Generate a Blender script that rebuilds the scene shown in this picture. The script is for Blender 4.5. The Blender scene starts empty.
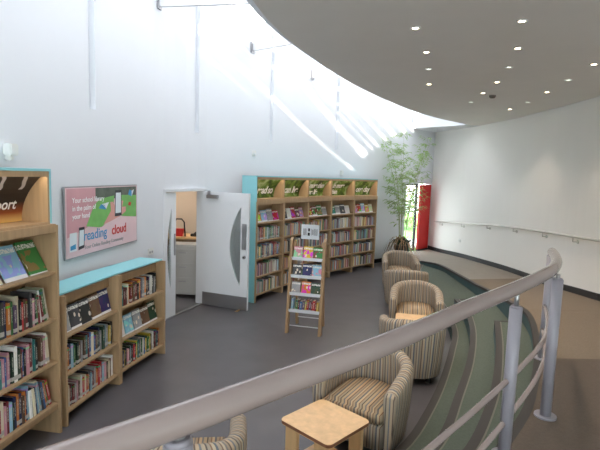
import bpy, bmesh, math, random
from mathutils import Vector, Matrix, Euler
random.seed(7)
SC = bpy.context.scene
COL = SC.collection
PI = math.pi
EYE = 2.35

# ------------------------------------------------------------------ materials
MATS = {}
def mat(name, color, rough=.6, metal=0., noise=None, bump=None, emit=None, spec=.5):
    """noise=(scale, amount): gentle natural variation; bump=(scale, strength)"""
    if name in MATS: return MATS[name]
    m = bpy.data.materials.new(name); m.use_nodes = True
    nt = m.node_tree; b = nt.nodes['Principled BSDF']
    b.inputs['Base Color'].default_value = (*color, 1)
    b.inputs['Roughness'].default_value = rough
    b.inputs['Metallic'].default_value = metal
    b.inputs['Specular IOR Level'].default_value = spec
    tc = nt.nodes.new('ShaderNodeTexCoord')
    if noise:
        n = nt.nodes.new('ShaderNodeTexNoise'); n.inputs['Scale'].default_value = noise[0]; n.inputs['Detail'].default_value = 5
        nt.links.new(tc.outputs['Object'], n.inputs['Vector'])
        r = nt.nodes.new('ShaderNodeValToRGB')
        a = noise[1]
        r.color_ramp.elements[0].position = .3; r.color_ramp.elements[1].position = .7
        r.color_ramp.elements[0].color = (*[c*(1-a) for c in color], 1)
        r.color_ramp.elements[1].color = (*[min(1, c*(1+a)) for c in color], 1)
        nt.links.new(n.outputs['Fac'], r.inputs['Fac']); nt.links.new(r.outputs['Color'], b.inputs['Base Color'])
    if bump:
        n = nt.nodes.new('ShaderNodeTexNoise'); n.inputs['Scale'].default_value = bump[0]; n.inputs['Detail'].default_value = 3
        nt.links.new(tc.outputs['Object'], n.inputs['Vector'])
        bp = nt.nodes.new('ShaderNodeBump'); bp.inputs['Strength'].default_value = bump[1]; bp.inputs['Distance'].default_value = .01
        nt.links.new(n.outputs['Fac'], bp.inputs['Height']); nt.links.new(bp.outputs['Normal'], b.inputs['Normal'])
    if emit:
        b.inputs['Emission Color'].default_value = (*emit[:3], 1); b.inputs['Emission Strength'].default_value = emit[3]
    MATS[name] = m
    return m
def srgb(r, g, b):
    f = lambda c: (c/255/12.92) if c/255 <= .04045 else ((c/255+.055)/1.055)**2.4
    return (f(r), f(g), f(b))
def wood(name, color, scale=1., rough=.45):
    m = mat(name, color, rough)
    nt = m.node_tree; b = nt.nodes['Principled BSDF']
    tc = nt.nodes.new('ShaderNodeTexCoord'); mp = nt.nodes.new('ShaderNodeMapping')
    mp.inputs['Scale'].default_value = (22*scale, 22*scale, 1.6*scale)
    n = nt.nodes.new('ShaderNodeTexNoise'); n.inputs['Scale'].default_value = 1.4; n.inputs['Detail'].default_value = 6
    r = nt.nodes.new('ShaderNodeValToRGB')
    r.color_ramp.elements[0].position = .3; r.color_ramp.elements[1].position = .72
    r.color_ramp.elements[0].color = (*[c*.86 for c in color], 1); r.color_ramp.elements[1].color = (*[min(1, c*1.08) for c in color], 1)
    nt.links.new(tc.outputs['Object'], mp.inputs['Vector']); nt.links.new(mp.outputs['Vector'], n.inputs['Vector'])
    nt.links.new(n.outputs['Fac'], r.inputs['Fac']); nt.links.new(r.outputs['Color'], b.inputs['Base Color'])
    return m
def glass(name, tint=(.9, .95, .95), fac=.12):
    m = bpy.data.materials.new(name); m.use_nodes = True; nt = m.node_tree; nt.nodes.clear()
    o = nt.nodes.new('ShaderNodeOutputMaterial'); t = nt.nodes.new('ShaderNodeBsdfTransparent'); t.inputs['Color'].default_value = (*tint, 1)
    g = nt.nodes.new('ShaderNodeBsdfGlossy'); g.inputs['Roughness'].default_value = .05
    mx = nt.nodes.new('ShaderNodeMixShader'); mx.inputs['Fac'].default_value = fac
    nt.links.new(t.outputs[0], mx.inputs[1]); nt.links.new(g.outputs[0], mx.inputs[2]); nt.links.new(mx.outputs[0], o.inputs['Surface'])
    return m
def stripes(name, period, stops, rough=.85):
    m = mat(name, (.5, .5, .5), rough, bump=(260, .25)); nt = m.node_tree; b = nt.nodes['Principled BSDF']
    uv = nt.nodes.new('ShaderNodeUVMap'); sp = nt.nodes.new('ShaderNodeSeparateXYZ'); nt.links.new(uv.outputs['UV'], sp.inputs[0])
    d = nt.nodes.new('ShaderNodeMath'); d.operation = 'DIVIDE'; d.inputs[1].default_value = period
    f = nt.nodes.new('ShaderNodeMath'); f.operation = 'FRACT'
    r = nt.nodes.new('ShaderNodeValToRGB'); r.color_ramp.interpolation = 'CONSTANT'
    cr = r.color_ramp
    while len(cr.elements) < len(stops): cr.elements.new(.5)
    for e, (p, c) in zip(cr.elements, stops): e.position = p; e.color = (*srgb(*c), 1)
    nt.links.new(sp.outputs['X'], d.inputs[0]); nt.links.new(d.outputs[0], f.inputs[0]); nt.links.new(f.outputs[0], r.inputs['Fac'])
    nt.links.new(r.outputs['Color'], b.inputs['Base Color'])
    return m

M_WALL = mat('wall_paint', srgb(226, 229, 233), .85, noise=(1.5, .008))
M_WALLR = mat('wall_paint_cream', srgb(237, 235, 230), .85, noise=(1.5, .008))
M_CEIL = mat('ceiling_paint', srgb(230, 226, 222), .9, noise=(3, .012))
M_FLOOR = mat('dark_vinyl_floor', srgb(90, 87, 90), .33, noise=(2.2, .12), spec=.45)
M_UP1 = mat('brown_carpet_lit', srgb(122, 108, 92), .95, noise=(60, .08), bump=(300, .3))  # carpet lightened to paint in the lamplight on the middle band
M_UP2 = mat('brown_carpet_unlit', srgb(96, 84, 74), .95, noise=(60, .08), bump=(300, .3))  # carpet tone outside the painted lit band
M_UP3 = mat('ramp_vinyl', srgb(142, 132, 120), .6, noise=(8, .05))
M_TREAD = mat('green_stair_carpet', srgb(86, 95, 85), .95, noise=(45, .1), bump=(300, .3))
M_TEAL = mat('teal_panel', srgb(66, 90, 92), .8, noise=(20, .06))
M_NOSE = mat('dark_nosing', srgb(54, 50, 48), .6)
M_NLINE = mat('pale_nosing_line', srgb(104, 104, 92), .6)
M_BASE = mat('black_skirting', srgb(34, 34, 36), .5)
M_WOOD = wood('maple_laminate', srgb(178, 148, 112))
M_WOODD = wood('maple_edge', srgb(166, 134, 98))
M_TABLE = wood('table_laminate', srgb(222, 182, 132), .6, .4)
M_TABEDGE = mat('table_edge', srgb(140, 92, 66), .5)
M_BLUE = mat('pale_turquoise_paint', srgb(146, 208, 214), .55)
M_WHITE = mat('white_paint', srgb(232, 234, 236), .45)
M_PLAST = mat('white_plastic', srgb(228, 228, 224), .4)
M_STEEL = mat('brushed_steel', srgb(168, 168, 170), .35, .8)
M_RAIL = mat('cream_lacquer_rail', srgb(146, 133, 130), .14, spec=.8, noise=(6, .02))
M_POST = mat('silver_post_paint', srgb(142, 139, 147), .4)
M_DARK = mat('near_black', srgb(28, 28, 30), .6)
M_GLASS = glass('clear_glass')
M_RED = mat('red_door_paint', srgb(196, 36, 34), .5)
M_PAPER = mat('page_paper', srgb(222, 214, 196), .9)
STR = [(p, tuple(int(v*.93) for v in c)) for p, c in [(0, (196, 180, 156)), (.07, (134, 110, 92)), (.11, (176, 160, 140)), (.2, (104, 108, 116)), (.27, (200, 184, 160)), (.36, (146, 116, 92)),
       (.41, (170, 160, 144)), (.5, (100, 92, 86)), (.55, (188, 170, 146)), (.66, (122, 126, 132)), (.72, (198, 174, 146)), (.82, (112, 96, 84)), (.87, (170, 152, 132)), (.94, (134, 128, 124))]]
M_STR = stripes('striped_upholstery', .2, STR)
M_STRS = stripes('striped_seat_fabric', .2, [(p, (min(255, int(r*1.05)), g, int(b*.93))) for p, (r, g, b) in STR])

def cover_mat(name, attr=False, art=False):
    m = bpy.data.materials.new(name); m.use_nodes = True; nt = m.node_tree; b = nt.nodes['Principled BSDF']; L = nt.links.new
    b.inputs['Roughness'].default_value = .45
    oi = nt.nodes.new('ShaderNodeObjectInfo'); tc = nt.nodes.new('ShaderNodeTexCoord')
    if attr:
        a = nt.nodes.new('ShaderNodeVertexColor'); a.layer_name = 'Col'; col = a.outputs['Color']
        L(col, b.inputs['Base Color']); return m
    col = oi.outputs['Color']
    sp = nt.nodes.new('ShaderNodeSeparateXYZ'); L(tc.outputs['Generated'], sp.inputs[0])
    def math_(op, x, y):
        n = nt.nodes.new('ShaderNodeMath'); n.operation = op
        for i, v in enumerate((x, y)):
            if v is None: continue
            if isinstance(v, (int, float)): n.inputs[i].default_value = v
            else: L(v, n.inputs[i])
        return n.outputs[0]
    def mix(f, c1, c2):
        n = nt.nodes.new('ShaderNodeMix'); n.data_type = 'RGBA'
        L(f, n.inputs[0])
        for i, c in ((6, c1), (7, c2)):
            if isinstance(c, tuple): n.inputs[i].default_value = (*c, 1)
            else: L(c, n.inputs[i])
        return n.outputs[2]
    def band(x, lo, hi): return math_('MULTIPLY', math_('GREATER_THAN', x, lo), math_('LESS_THAN', x, hi))
    z = sp.outputs['Z']; x = sp.outputs['X']
    rnd = oi.outputs['Random']
    hue = nt.nodes.new('ShaderNodeHueSaturation'); L(math_('ADD', math_('MULTIPLY', rnd, .8), .1), hue.inputs['Hue']); L(col, hue.inputs['Color']); hue.inputs['Value'].default_value = 1.1
    if not art:
        # title block lettering band, sticker near the foot of the spine
        nz = nt.nodes.new('ShaderNodeTexNoise'); nz.inputs['Scale'].default_value = 22; nz.noise_dimensions = '4D'; L(tc.outputs['Generated'], nz.inputs['Vector']); L(math_('MULTIPLY', rnd, 90.), nz.inputs['W'])
        t = math_('MULTIPLY', band(z, .38, .84), math_('MULTIPLY', band(x, .28, .72), math_('GREATER_THAN', nz.outputs['Fac'], .52)))
        c = mix(t, col, (.75, .7, .6))
        bd = math_('MULTIPLY', band(z, .86, .93), math_('GREATER_THAN', rnd, .5)); c = mix(bd, c, hue.outputs['Color'])
        st = math_('MULTIPLY', band(z, .07, .2), math_('GREATER_THAN', math_('FRACT', math_('MULTIPLY', rnd, 7.3), None), .35)); c = mix(st, c, (.5, .48, .45))
    else:
        vo = nt.nodes.new('ShaderNodeTexVoronoi'); vo.voronoi_dimensions = '4D'; vo.inputs['Scale'].default_value = 3.2; L(tc.outputs['Generated'], vo.inputs['Vector']); L(math_('MULTIPLY', rnd, 50.), vo.inputs['W'])
        nz = nt.nodes.new('ShaderNodeTexNoise'); nz.noise_dimensions = '4D'; nz.inputs['Scale'].default_value = 2.4; L(tc.outputs['Generated'], nz.inputs['Vector']); L(math_('MULTIPLY', rnd, 70.), nz.inputs['W'])
        blob = math_('MULTIPLY', math_('GREATER_THAN', nz.outputs['Fac'], .5), band(z, .12, .72))
        c = mix(blob, col, hue.outputs['Color'])
        b2 = math_('MULTIPLY', math_('LESS_THAN', vo.outputs['Distance'], .34), band(z, .2, .66)); c = mix(b2, c, (.78, .68, .56))
        tn = nt.nodes.new('ShaderNodeTexNoise'); tn.inputs['Scale'].default_value = 16; L(tc.outputs['Generated'], tn.inputs['Vector'])
        tt = math_('MULTIPLY', math_('GREATER_THAN', tn.outputs['Fac'], .46), band(z, .78, .92)); c = mix(tt, c, (.85, .83, .78))
        fo = math_('LESS_THAN', z, math_('MULTIPLY', rnd, .18)); c = mix(fo, c, (.8, .78, .78))
    L(c, b.inputs['Base Color'])
    return m
M_COVER = cover_mat('book_cloth')
M_ART = cover_mat('cover_artwork', art=True)
M_COVERA = cover_mat('book_cloth_mixed', attr=True)

# ------------------------------------------------------------------ mesh helpers
class MB:
    def __init__(s): s.bm = bmesh.new(); s.mats = []; s.uv = s.bm.loops.layers.uv.new('UVMap')
    def mi(s, m):
        if m not in s.mats: s.mats.append(m)
        return s.mats.index(m)
    def face(s, vs, m, smooth=False):
        try: f = s.bm.faces.new([v if isinstance(v, bmesh.types.BMVert) else s.bm.verts.new(v) for v in vs])
        except ValueError: return None
        f.material_index = s.mi(m); f.smooth = smooth; return f
    def box(s, lo, hi, m, bevel=0., rot=None):
        (x0, y0, z0), (x1, y1, z1) = lo, hi
        P = [(x0, y0, z0), (x1, y0, z0), (x1, y1, z0), (x0, y1, z0), (x0, y0, z1), (x1, y0, z1), (x1, y1, z1), (x0, y1, z1)]
        if rot: P = [rot @ Vector(p) for p in P]
        V = [s.bm.verts.new(p) for p in P]; i = s.mi(m); F = []
        for q in ((0, 3, 2, 1), (4, 5, 6, 7), (0, 1, 5, 4), (1, 2, 6, 5), (2, 3, 7, 6), (3, 0, 4, 7)):
            f = s.bm.faces.new([V[k] for k in q]); f.material_index = i; F.append(f)
        if bevel:
            es = list({e for f in F for e in f.edges})
            bmesh.ops.bevel(s.bm, geom=es, offset=bevel, segments=2, affect='EDGES', clamp_overlap=True)
        return s
    def prism(s, poly, z0, z1, m, bevel=0., mside=None, axis='z'):
        """poly 2D list; extruded along an axis"""
        def p3(p, z): return (p[0], p[1], z) if axis == 'z' else ((p[0], z, p[1]) if axis == 'y' else (z, p[0], p[1]))
        A = [s.bm.verts.new(p3(p, z0)) for p in poly]; B = [s.bm.verts.new(p3(p, z1)) for p in poly]
        i = s.mi(m); j = s.mi(mside or m); n = len(poly); F = []
        f = s.bm.faces.new(list(reversed(A))); f.material_index = i; F.append(f)
        f = s.bm.faces.new(B); f.material_index = i; F.append(f)
        for k in range(n):
            f = s.bm.faces.new([A[k], A[(k+1) % n], B[(k+1) % n], B[k]]); f.material_index = j; F.append(f)
        if bevel:
            es = list({e for q in F[:2] for e in q.edges})
            bmesh.ops.bevel(s.bm, geom=es, offset=bevel, segments=2, affect='EDGES', clamp_overlap=True)
        return s
    def cyl(s, a, b, r, m, n=16, r2=None, smooth=True):
        a = Vector(a); b = Vector(b); return s.tube([a, b], r, m, n, smooth, radii=[r, r if r2 is None else r2])
    def tube(s, pts, r, m, n=12, smooth=True, radii=None, caps=True):
        pts = [Vector(p) for p in pts]; rings = []; up = None
        for k, p in enumerate(pts):
            t = (pts[min(k+1, len(pts)-1)]-pts[max(k-1, 0)]).normalized()
            if up is None:
                up = Vector((0, 0, 1)) if abs(t.z) < .9 else Vector((1, 0, 0))
            x = t.cross(up).normalized(); y = x.cross(t).normalized(); up = y
            rr = radii[k] if radii else r
            rings.append([s.bm.verts.new(p + x*math.cos(2*PI*j/n)*rr + y*math.sin(2*PI*j/n)*rr) for j in range(n)])
        i = s.mi(m)
        for a, b in zip(rings, rings[1:]):
            for j in range(n):
                f = s.bm.faces.new([a[j], a[(j+1) % n], b[(j+1) % n], b[j]]); f.material_index = i; f.smooth = smooth
        if caps:
            f = s.bm.faces.new(list(reversed(rings[0]))); f.material_index = i
            f = s.bm.faces.new(rings[-1]); f.material_index = i
        return s
    def lathe(s, prof, m, n=24, c=(0, 0, 0)):
        rings = [[s.bm.verts.new((c[0]+r*math.cos(2*PI*j/n), c[1]+r*math.sin(2*PI*j/n), c[2]+z)) for j in range(n)] for r, z in prof]
        i = s.mi(m)
        for a, b in zip(rings, rings[1:]):
            for j in range(n):
                f = s.bm.faces.new([a[j], a[(j+1) % n], b[(j+1) % n], b[j]]); f.material_index = i; f.smooth = True
        for R in (rings[0], rings[-1]):
            f = s.bm.faces.new(R); f.material_index = i
        return s
    def build(s, name, parent=None, loc=(0, 0, 0), rz=0., fix=True, rot=None):
        if fix: bmesh.ops.recalc_face_normals(s.bm, faces=s.bm.faces[:])
        me = bpy.data.meshes.new(name); s.bm.to_mesh(me); s.bm.free()
        for m in s.mats: me.materials.append(m)
        o = bpy.data.objects.new(name, me); COL.objects.link(o); o.location = loc
        o.rotation_euler = rot if rot else (0, 0, rz)
        if parent: o.parent = parent
        return o
def tag(o, label, cat, group=None, kind=None):
    o['label'] = label; o['category'] = cat
    if group: o['group'] = group
    if kind: o['kind'] = kind
    return o
def empty(name, loc=(0, 0, 0), rz=0., label=None, cat=None, group=None):
    o = bpy.data.objects.new(name, None); COL.objects.link(o); o.location = loc; o.rotation_euler = (0, 0, rz); o.empty_display_size = .1
    if label: tag(o, label, cat, group)
    return o
def struct(o): o['kind'] = 'structure'; return o
def text(s, size, m, name, parent, loc, rot, depth=.002, bold=.0, align='LEFT', shear=0., spacing=1.):
    cu = bpy.data.curves.new(name, 'FONT'); cu.body = s; cu.size = size; cu.extrude = depth; cu.offset = bold; cu.align_x = align; cu.shear = shear; cu.space_character = spacing
    t = bpy.data.objects.new('t', cu); COL.objects.link(t)
    dg = bpy.context.evaluated_depsgraph_get(); me = bpy.data.meshes.new_from_object(t.evaluated_get(dg))
    bpy.data.objects.remove(t); bpy.data.curves.remove(cu)
    me.materials.clear(); me.materials.append(m)
    o = bpy.data.objects.new(name, me); COL.objects.link(o); o.location = loc; o.rotation_euler = rot
    if parent: o.parent = parent
    return o
def spline(P, n=10):
    P = [Vector(p) for p in P]; out = []
    Q = [2*P[0]-P[1]] + P + [2*P[-1]-P[-2]]
    for i in range(1, len(Q)-2):
        for k in range(n):
            t = k/n; a, b, c, d = Q[i-1], Q[i], Q[i+1], Q[i+2]
            out.append(.5*((2*b) + (c-a)*t + (2*a-5*b+4*c-d)*t*t + (3*b-a-3*c+d)*t**3))
    out.append(P[-1]); return out
class Path:
    def __init__(s, P, n=12):
        s.p = spline(P, n); s.L = [0]
        for a, b in zip(s.p, s.p[1:]): s.L.append(s.L[-1]+(b-a).length)
        s.len = s.L[-1]
    def at(s, d):
        d = max(0, min(s.len, d))
        for i in range(len(s.p)-1):
            if s.L[i+1] >= d:
                t = (d-s.L[i])/max(1e-9, s.L[i+1]-s.L[i]); return s.p[i].lerp(s.p[i+1], t)
        return s.p[-1]
    def dir(s, d): return (s.at(d+.02)-s.at(d-.02)).normalized()
    def near(s, q):
        q = Vector(q); best = min(range(600), key=lambda k: (s.at(s.len*k/599)-q).length_squared); return s.len*best/599
    def resample(s, n): return [s.at(s.len*k/(n-1)) for k in range(n)]

# ------------------------------------------------------------------ camera
cd = bpy.data.cameras.new('camera'); cam = bpy.data.objects.new('camera', cd); COL.objects.link(cam); SC.camera = cam
cd.sensor_width = 36; cd.lens = 36*470/600; cd.clip_start = .05; cd.clip_end = 200
cam.matrix_world = Matrix.Translation((0, 0, EYE)) @ Matrix.Rotation(PI/2-math.atan(50/470), 4, 'X') @ Matrix.Rotation(math.atan(.034), 4, 'Z')

# ------------------------------------------------------------------ room shell
TOPZ = 5.25; CZ = 3.8
LW = Path([(-3.0, -4.5), (-2.88, -1.5), (-2.7, 1.5), (-2.54, 3.4), (-2.41, 4.8), (-2.23, 6.2), (-2.08, 7.18), (-1.76, 8.1), (-1.3, 8.72), (-.74, 9.47), (-.16, 10.3), (.42, 11.05), (1.04, 11.78), (1.74, 12.5), (2.5, 13.2), (3.3, 14.0), (4.08, 14.75)])
RW = Path([(4.08, 14.75), (4.21, 14.2), (4.54, 13.1), (4.72, 12), (4.85, 11), (4.9, 10), (4.92, 9.1), (4.87, 8.2), (4.72, 7.1), (4.66, 6), (4.7, 4), (4.75, 1), (4.75, -4.5)])
KR = [(16, .15), (14, .17), (11, .28), (9, .35), (6.2, .66), (-9, .66)]
def zr(y):
    if y >= 16: return .15
    for (a, za), (b, zb) in zip(KR, KR[1:]):
        if b <= y <= a: return za+(zb-za)*(y-a)/(b-a)
def left(d):   # outward normal of the left wall (away from the hall)
    t = LW.dir(d); return Vector((-t.y, t.x))

sDoorA = LW.near((-2.08, 7.16)); sDoorB = sDoorA + 1.15
sEntA = LW.near((3.08, 13.78)); sEntB = LW.near((3.98, 14.66))
grooves = [LW.near(p) for p in ((-2.36, 5.32), (-1.80, 8.0), (-.66, 9.6), (.79, 11.5))]
brk = {0, LW.len, sDoorA, sDoorB, sEntA, sEntB}
for g in grooves: brk |= {g-.07, g+.07}
s_ = 0
while s_ < LW.len:
    if all(abs(s_-b) > .1 for b in brk): brk.add(s_)
    s_ += .3
brk = sorted(brk)
mb = MB()
for a, b in zip(brk, brk[1:]):
    mid = (a+b)/2
    zs = [0, TOPZ]; 
    isg = any(abs(mid-g) < .07 for g in grooves)
    lo = 0
    if sDoorA < mid < sDoorB: lo = 2.06
    if sEntA < mid < sEntB: lo = 2.2
    cells = [(lo, 3.0, 0), (3.0, TOPZ, .07)] if isg else [(lo, TOPZ, 0)]
    pa, pb = LW.at(a), LW.at(b); na, nb = left(a), left(b)
    for z0, z1, off in cells:
        q = [pa+na*off, pb+nb*off, pb+nb*.13, pa+na*.13]
        mb.prism([tuple(v) for v in q], z0, z1, M_WALL)
struct(mb.build('wall_left'))
mb = MB()
R = RW.resample(60)
for a, b in zip(R, R[1:]):
    t = (b-a).normalized(); n = Vector((-t.y, t.x))
    mb.prism([tuple(a), tuple(b), tuple(b+n*.2), tuple(a+n*.2)], 0, TOPZ, M_WALLR)
struct(mb.build('wall_right'))
# wall behind the photographer with a wide window opening
mb = MB()
mb.box((-3.3, -4.7, 0), (5, -4.5, .9), M_WALL).box((-3.3, -4.7, 3.7), (5, -4.5, TOPZ), M_WALL)
mb.box((-3.3, -4.7, .9), (-2.6, -4.5, 3.7), M_WALL).box((4.2, -4.7, .9), (5, -4.5, 3.7), M_WALL)
struct(mb.build('wall_back'))
mb = MB(); 
for x in (-2.6, -.93, .74, 2.41, 4.13): mb.box((x, -4.65, .9), (x+.07, -4.55, 3.7), M_WHITE)
mb.box((-2.6, -4.65, .9), (4.2, -4.55, .97), M_WHITE).box((-2.6, -4.65, 3.63), (4.2, -4.55, 3.7), M_WHITE).box((-2.53, -4.61, .97), (4.13, -4.6, 3.63), M_GLASS)
struct(mb.build('window_1'))
# skirting on the right wall
mb = MB()
R = RW.resample(70)
for a, b in zip(R, R[1:]):
    t = (b-a).normalized(); n = -Vector((-t.y, t.x))
    for z0, z1 in ((0, .11),):
        za, zb = zr(a.y), zr(b.y)
        P = [a, b, b+n*.02, a+n*.02]; Z = [za, zb, zb, za]
        lo = [mb.bm.verts.new((p.x, p.y, z)) for p, z in zip(P, Z)]; hi = [mb.bm.verts.new((p.x, p.y, z+.11)) for p, z in zip(P, Z)]
        for q in ((lo[3], lo[2], hi[2], hi[3]), (hi[3], hi[2], hi[1], hi[0])): mb.face(q, M_BASE)
struct(mb.build('baseboard_right', fix=False))
mb = MB()
s0 = LW.near((1.75, 12.5)); n_ = 12
for k in range(n_):
    a, b = s0+(sEntA-s0)*k/n_, s0+(sEntA-s0)*(k+1)/n_
    mb.prism([tuple(LW.at(a)), tuple(LW.at(b)), tuple(LW.at(b)-left(b)*.02), tuple(LW.at(a)-left(a)*.02)], 0.001, .11, M_BASE)
struct(mb.build('baseboard_left'))
mb = MB()   # dark skirting continues on the stretches beside the door
for sa, sb in ((sDoorB+.06, LW.near((-1.16, 8.92))),):
    mb.prism([tuple(LW.at(sa)), tuple(LW.at(sb)), tuple(LW.at(sb)-left(sb)*.02), tuple(LW.at(sa)-left(sa)*.02)], 0.001, .11, M_BASE)
struct(mb.build('baseboard_middle'))

# ceiling: one sweeping edge, open light shaft between it and the left wall
CE = Path([(-1.05, -4.5), (-1.05, -1), (-.92, 1.8), (-.57, 4.14), (-.38, 5.01), (-.07, 5.9), (.73, 7.76), (1.99, 9.95), (3.05, 11.37), (4.24, 12.56)])
ce = CE.resample(60)
mb = MB()
t_in = [Vector((p.x+.10, p.y-.04)) for p in ce]
rwp = [Vector((4.85, -4.5 + (12.9+4.5)*k/59)) for k in range(60)]
for k in range(59):
    mb.face([(t_in[k].x, t_in[k].y, CZ), (rwp[k].x, rwp[k].y, CZ), (rwp[k+1].x, rwp[k+1].y, CZ), (t_in[k+1].x, t_in[k+1].y, CZ)], M_CEIL)
    mb.face([(t_in[k].x, t_in[k].y, CZ), (ce[k].x, ce[k].y, CZ+.06), (ce[k+1].x, ce[k+1].y, CZ+.06), (t_in[k+1].x, t_in[k+1].y, CZ)], M_WALL)
    mb.face([(ce[k].x, ce[k].y, CZ+.06), (ce[k].x, ce[k].y, TOPZ), (ce[k+1].x, ce[k+1].y, TOPZ), (ce[k+1].x, ce[k+1].y, CZ+.06)], M_WALL)
    mb.face([(ce[k].x, ce[k].y, TOPZ), (rwp[k].x, rwp[k].y, TOPZ), (rwp[k+1].x, rwp[k+1].y, TOPZ), (ce[k+1].x, ce[k+1].y, TOPZ)], M_WALL)
struct(mb.build('ceiling', fix=False))
mb = MB()
mb.prism([(2.95, 14.1), (4.24, 12.56), (5.0, 12.7), (5.0, 15.2), (4.0, 15.2)], CZ, TOPZ, M_WALL)
mb.prism([(2.95, 14.1), (4.24, 12.56), (5.0, 12.7), (5.0, 15.2), (4.0, 15.2)], CZ-.004, CZ-.001, M_WALL)
struct(mb.build('trim_1'))

# lower floor, upper floor, ramp, curved steps
mb = MB(); mb.box((-3.3, -4.7, -.1), (5.2, 15.3, 0), M_FLOOR); struct(mb.build('floor'))
E3 = Path([(3.16, 12.01), (3.39, 11.71), (3.48, 11.33), (3.47, 9.77), (3.45, 9.02), (3.35, 8.14), (3.18, 7.07), (3.07, 6.49), (2.98, 5.95), (2.73, 5.28), (2.3, 4.36), (1.96, 3.75), (1.70, 3.33), (1.36, 2.90), (1.0, 2.48), (.6, 2.05), (.2, 1.62), (-.12, 1.3), (-.55, .98), (-1.3, .55), (-2.85, .1)])
def strip(name, A, B, zA, zB, n, m, z0=0., rngs=None, kind=True):
    """solid between curve A (open edge) and curve B"""
    mb = MB(); a = A.resample(n); b = B.resample(n)
    va = [mb.bm.verts.new((p.x, p.y, zA(p.y))) for p in a]; vb = [mb.bm.verts.new((p.x, p.y, zB(p.y))) for p in b]
    la = [mb.bm.verts.new((p.x, p.y, z0)) for p in a]; lb = [mb.bm.verts.new((p.x, p.y, z0)) for p in b]
    for k in range(n-1):
        mm = m(.5*(a[k].y+a[k+1].y)) if callable(m) else m
        mb.face([va[k], vb[k], vb[k+1], va[k+1]], mm)
        mb.face([la[k], va[k], va[k+1], la[k+1]], M_TEAL)
        mb.face([lb[k], vb[k], vb[k+1], lb[k+1]], mm)
    mb.face([la[0], va[0], vb[0], lb[0]], M_TEAL); mb.face([la[-1], va[-1], vb[-1], lb[-1]], M_TEAL)
    o = mb.build(name, fix=True)
    return struct(o)
# upper level: split at the lines in the flooring, middle band coloured as lamplit
def sub(P, qa, qb): 
    a, b = P.near(qa), P.near(qb); return Path([tuple(P.at(a+(b-a)*k/14)) for k in range(15)], 4)
def slab(name, ea, eb, wa, wb, m, n=24): strip(name, sub(E3, ea, eb), sub(RW, wa, wb), zr, zr, n, m)
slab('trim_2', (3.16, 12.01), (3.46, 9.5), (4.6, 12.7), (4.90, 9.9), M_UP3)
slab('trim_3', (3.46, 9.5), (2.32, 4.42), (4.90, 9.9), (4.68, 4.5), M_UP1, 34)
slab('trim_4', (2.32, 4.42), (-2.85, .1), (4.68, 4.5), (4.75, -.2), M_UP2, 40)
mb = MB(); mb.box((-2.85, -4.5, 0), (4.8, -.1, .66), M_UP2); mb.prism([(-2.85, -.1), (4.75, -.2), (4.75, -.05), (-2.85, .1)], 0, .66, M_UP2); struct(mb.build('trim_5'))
# entrance landing
mb = MB()
pl = [(3.16, 12.01), (4.62, 12.7)] + [tuple(RW.at(RW.near((4.6, 12.7))*(1-k/6))) for k in range(1, 7)] + [tuple(LW.at(LW.near((3.9, 14.6)) - k*.35)) for k in range(5)] + [(2.36, 13.03), (2.5, 12.4)]
V = [mb.bm.verts.new((x, y, zr(y))) for x, y in pl]; W = [mb.bm.verts.new((x, y, 0)) for x, y in pl]
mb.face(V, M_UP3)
for k in range(len(pl)): mb.face([W[k], W[(k+1) % len(pl)], V[(k+1) % len(pl)], V[k]], M_TEAL)
struct(mb.build('trim_6'))
c0 = Path([(3.14, 11.98), (2.85, 11.1), (2.68, 10.3), (2.62, 9.2), (2.5, 7.9), (2.28, 6.7), (1.98, 5.88), (1.59, 4.96), (1.25, 4.27), (.9, 3.68), (.45, 3.2), (-.1, 2.72), (-.7, 2.3), (-1.4, 1.9), (-2.7, 1.5)])
c1 = Path([(2.68, 7.87), (2.62, 7.21), (2.36, 6.22), (1.94, 5.14), (1.52, 4.26), (1.13, 3.5), (.68, 2.95), (.12, 2.42), (-.5, 1.95), (-1.3, 1.45), (-2.75, 1.03)])
c2 = Path([(2.64, 6.12), (2.28, 5.2), (1.86, 4.25), (1.55, 3.66), (1.2, 3.1), (.82, 2.68), (.36, 2.22), (-.12, 1.8), (-.6, 1.42), (-1.3, .98), (-2.8, .55)])
def const(z): return lambda y: z
e_t1 = sub(E3, (3.16, 12.01), (-2.85, .1)); e_t2 = sub(E3, (3.32, 7.86), (-2.85, .1)); e_t3 = sub(E3, (3.02, 6.15), (-2.85, .1))
strip('trim_7', c0, e_t1, const(.165), const(.165), 60, M_TREAD)
strip('trim_8', c1, e_t2, const(.33), const(.33), 50, M_TREAD, .16)
strip('trim_9', c2, e_t3, const(.495), const(.495), 50, M_TREAD, .32)
def nosing(name, P, z, w=.07, n=70, side=-1, line=True, a0=0.):
    mb = MB(); pts = P.resample(n)
    def off(k, d):
        t = (pts[min(k+1, n-1)]-pts[max(k-1, 0)]).normalized(); nn = Vector((-t.y, t.x))
        return pts[k]+nn*d
    zf = z if callable(z) else const(z)
    rows = [(a0, w, M_NOSE, .004)] + ([(w, w+.014, M_NLINE, .005)] if line else [])
    for d0, d1, m, h in rows:
        for k in range(n-1):
            q = [off(k, side*-d0), off(k, side*-d1), off(k+1, side*-d1), off(k+1, side*-d0)]
            mb.face([(p.x, p.y, zf(p.y)+h) for p in q], m)
            if d0 == a0: mb.face([(q[0].x, q[0].y, zf(q[0].y)+h), (q[3].x, q[3].y, zf(q[3].y)+h), (q[3].x, q[3].y, zf(q[3].y)-.035), (q[0].x, q[0].y, zf(q[0].y)-.035)], m)
    return struct(mb.build(name, fix=False))
nosing('trim_10', c0, .165); nosing('trim_11', c1, .33); nosing('trim_12', c2, .495)
nosing('trim_13', E3, zr, .055, 90, line=False, a0=-.012)
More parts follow.
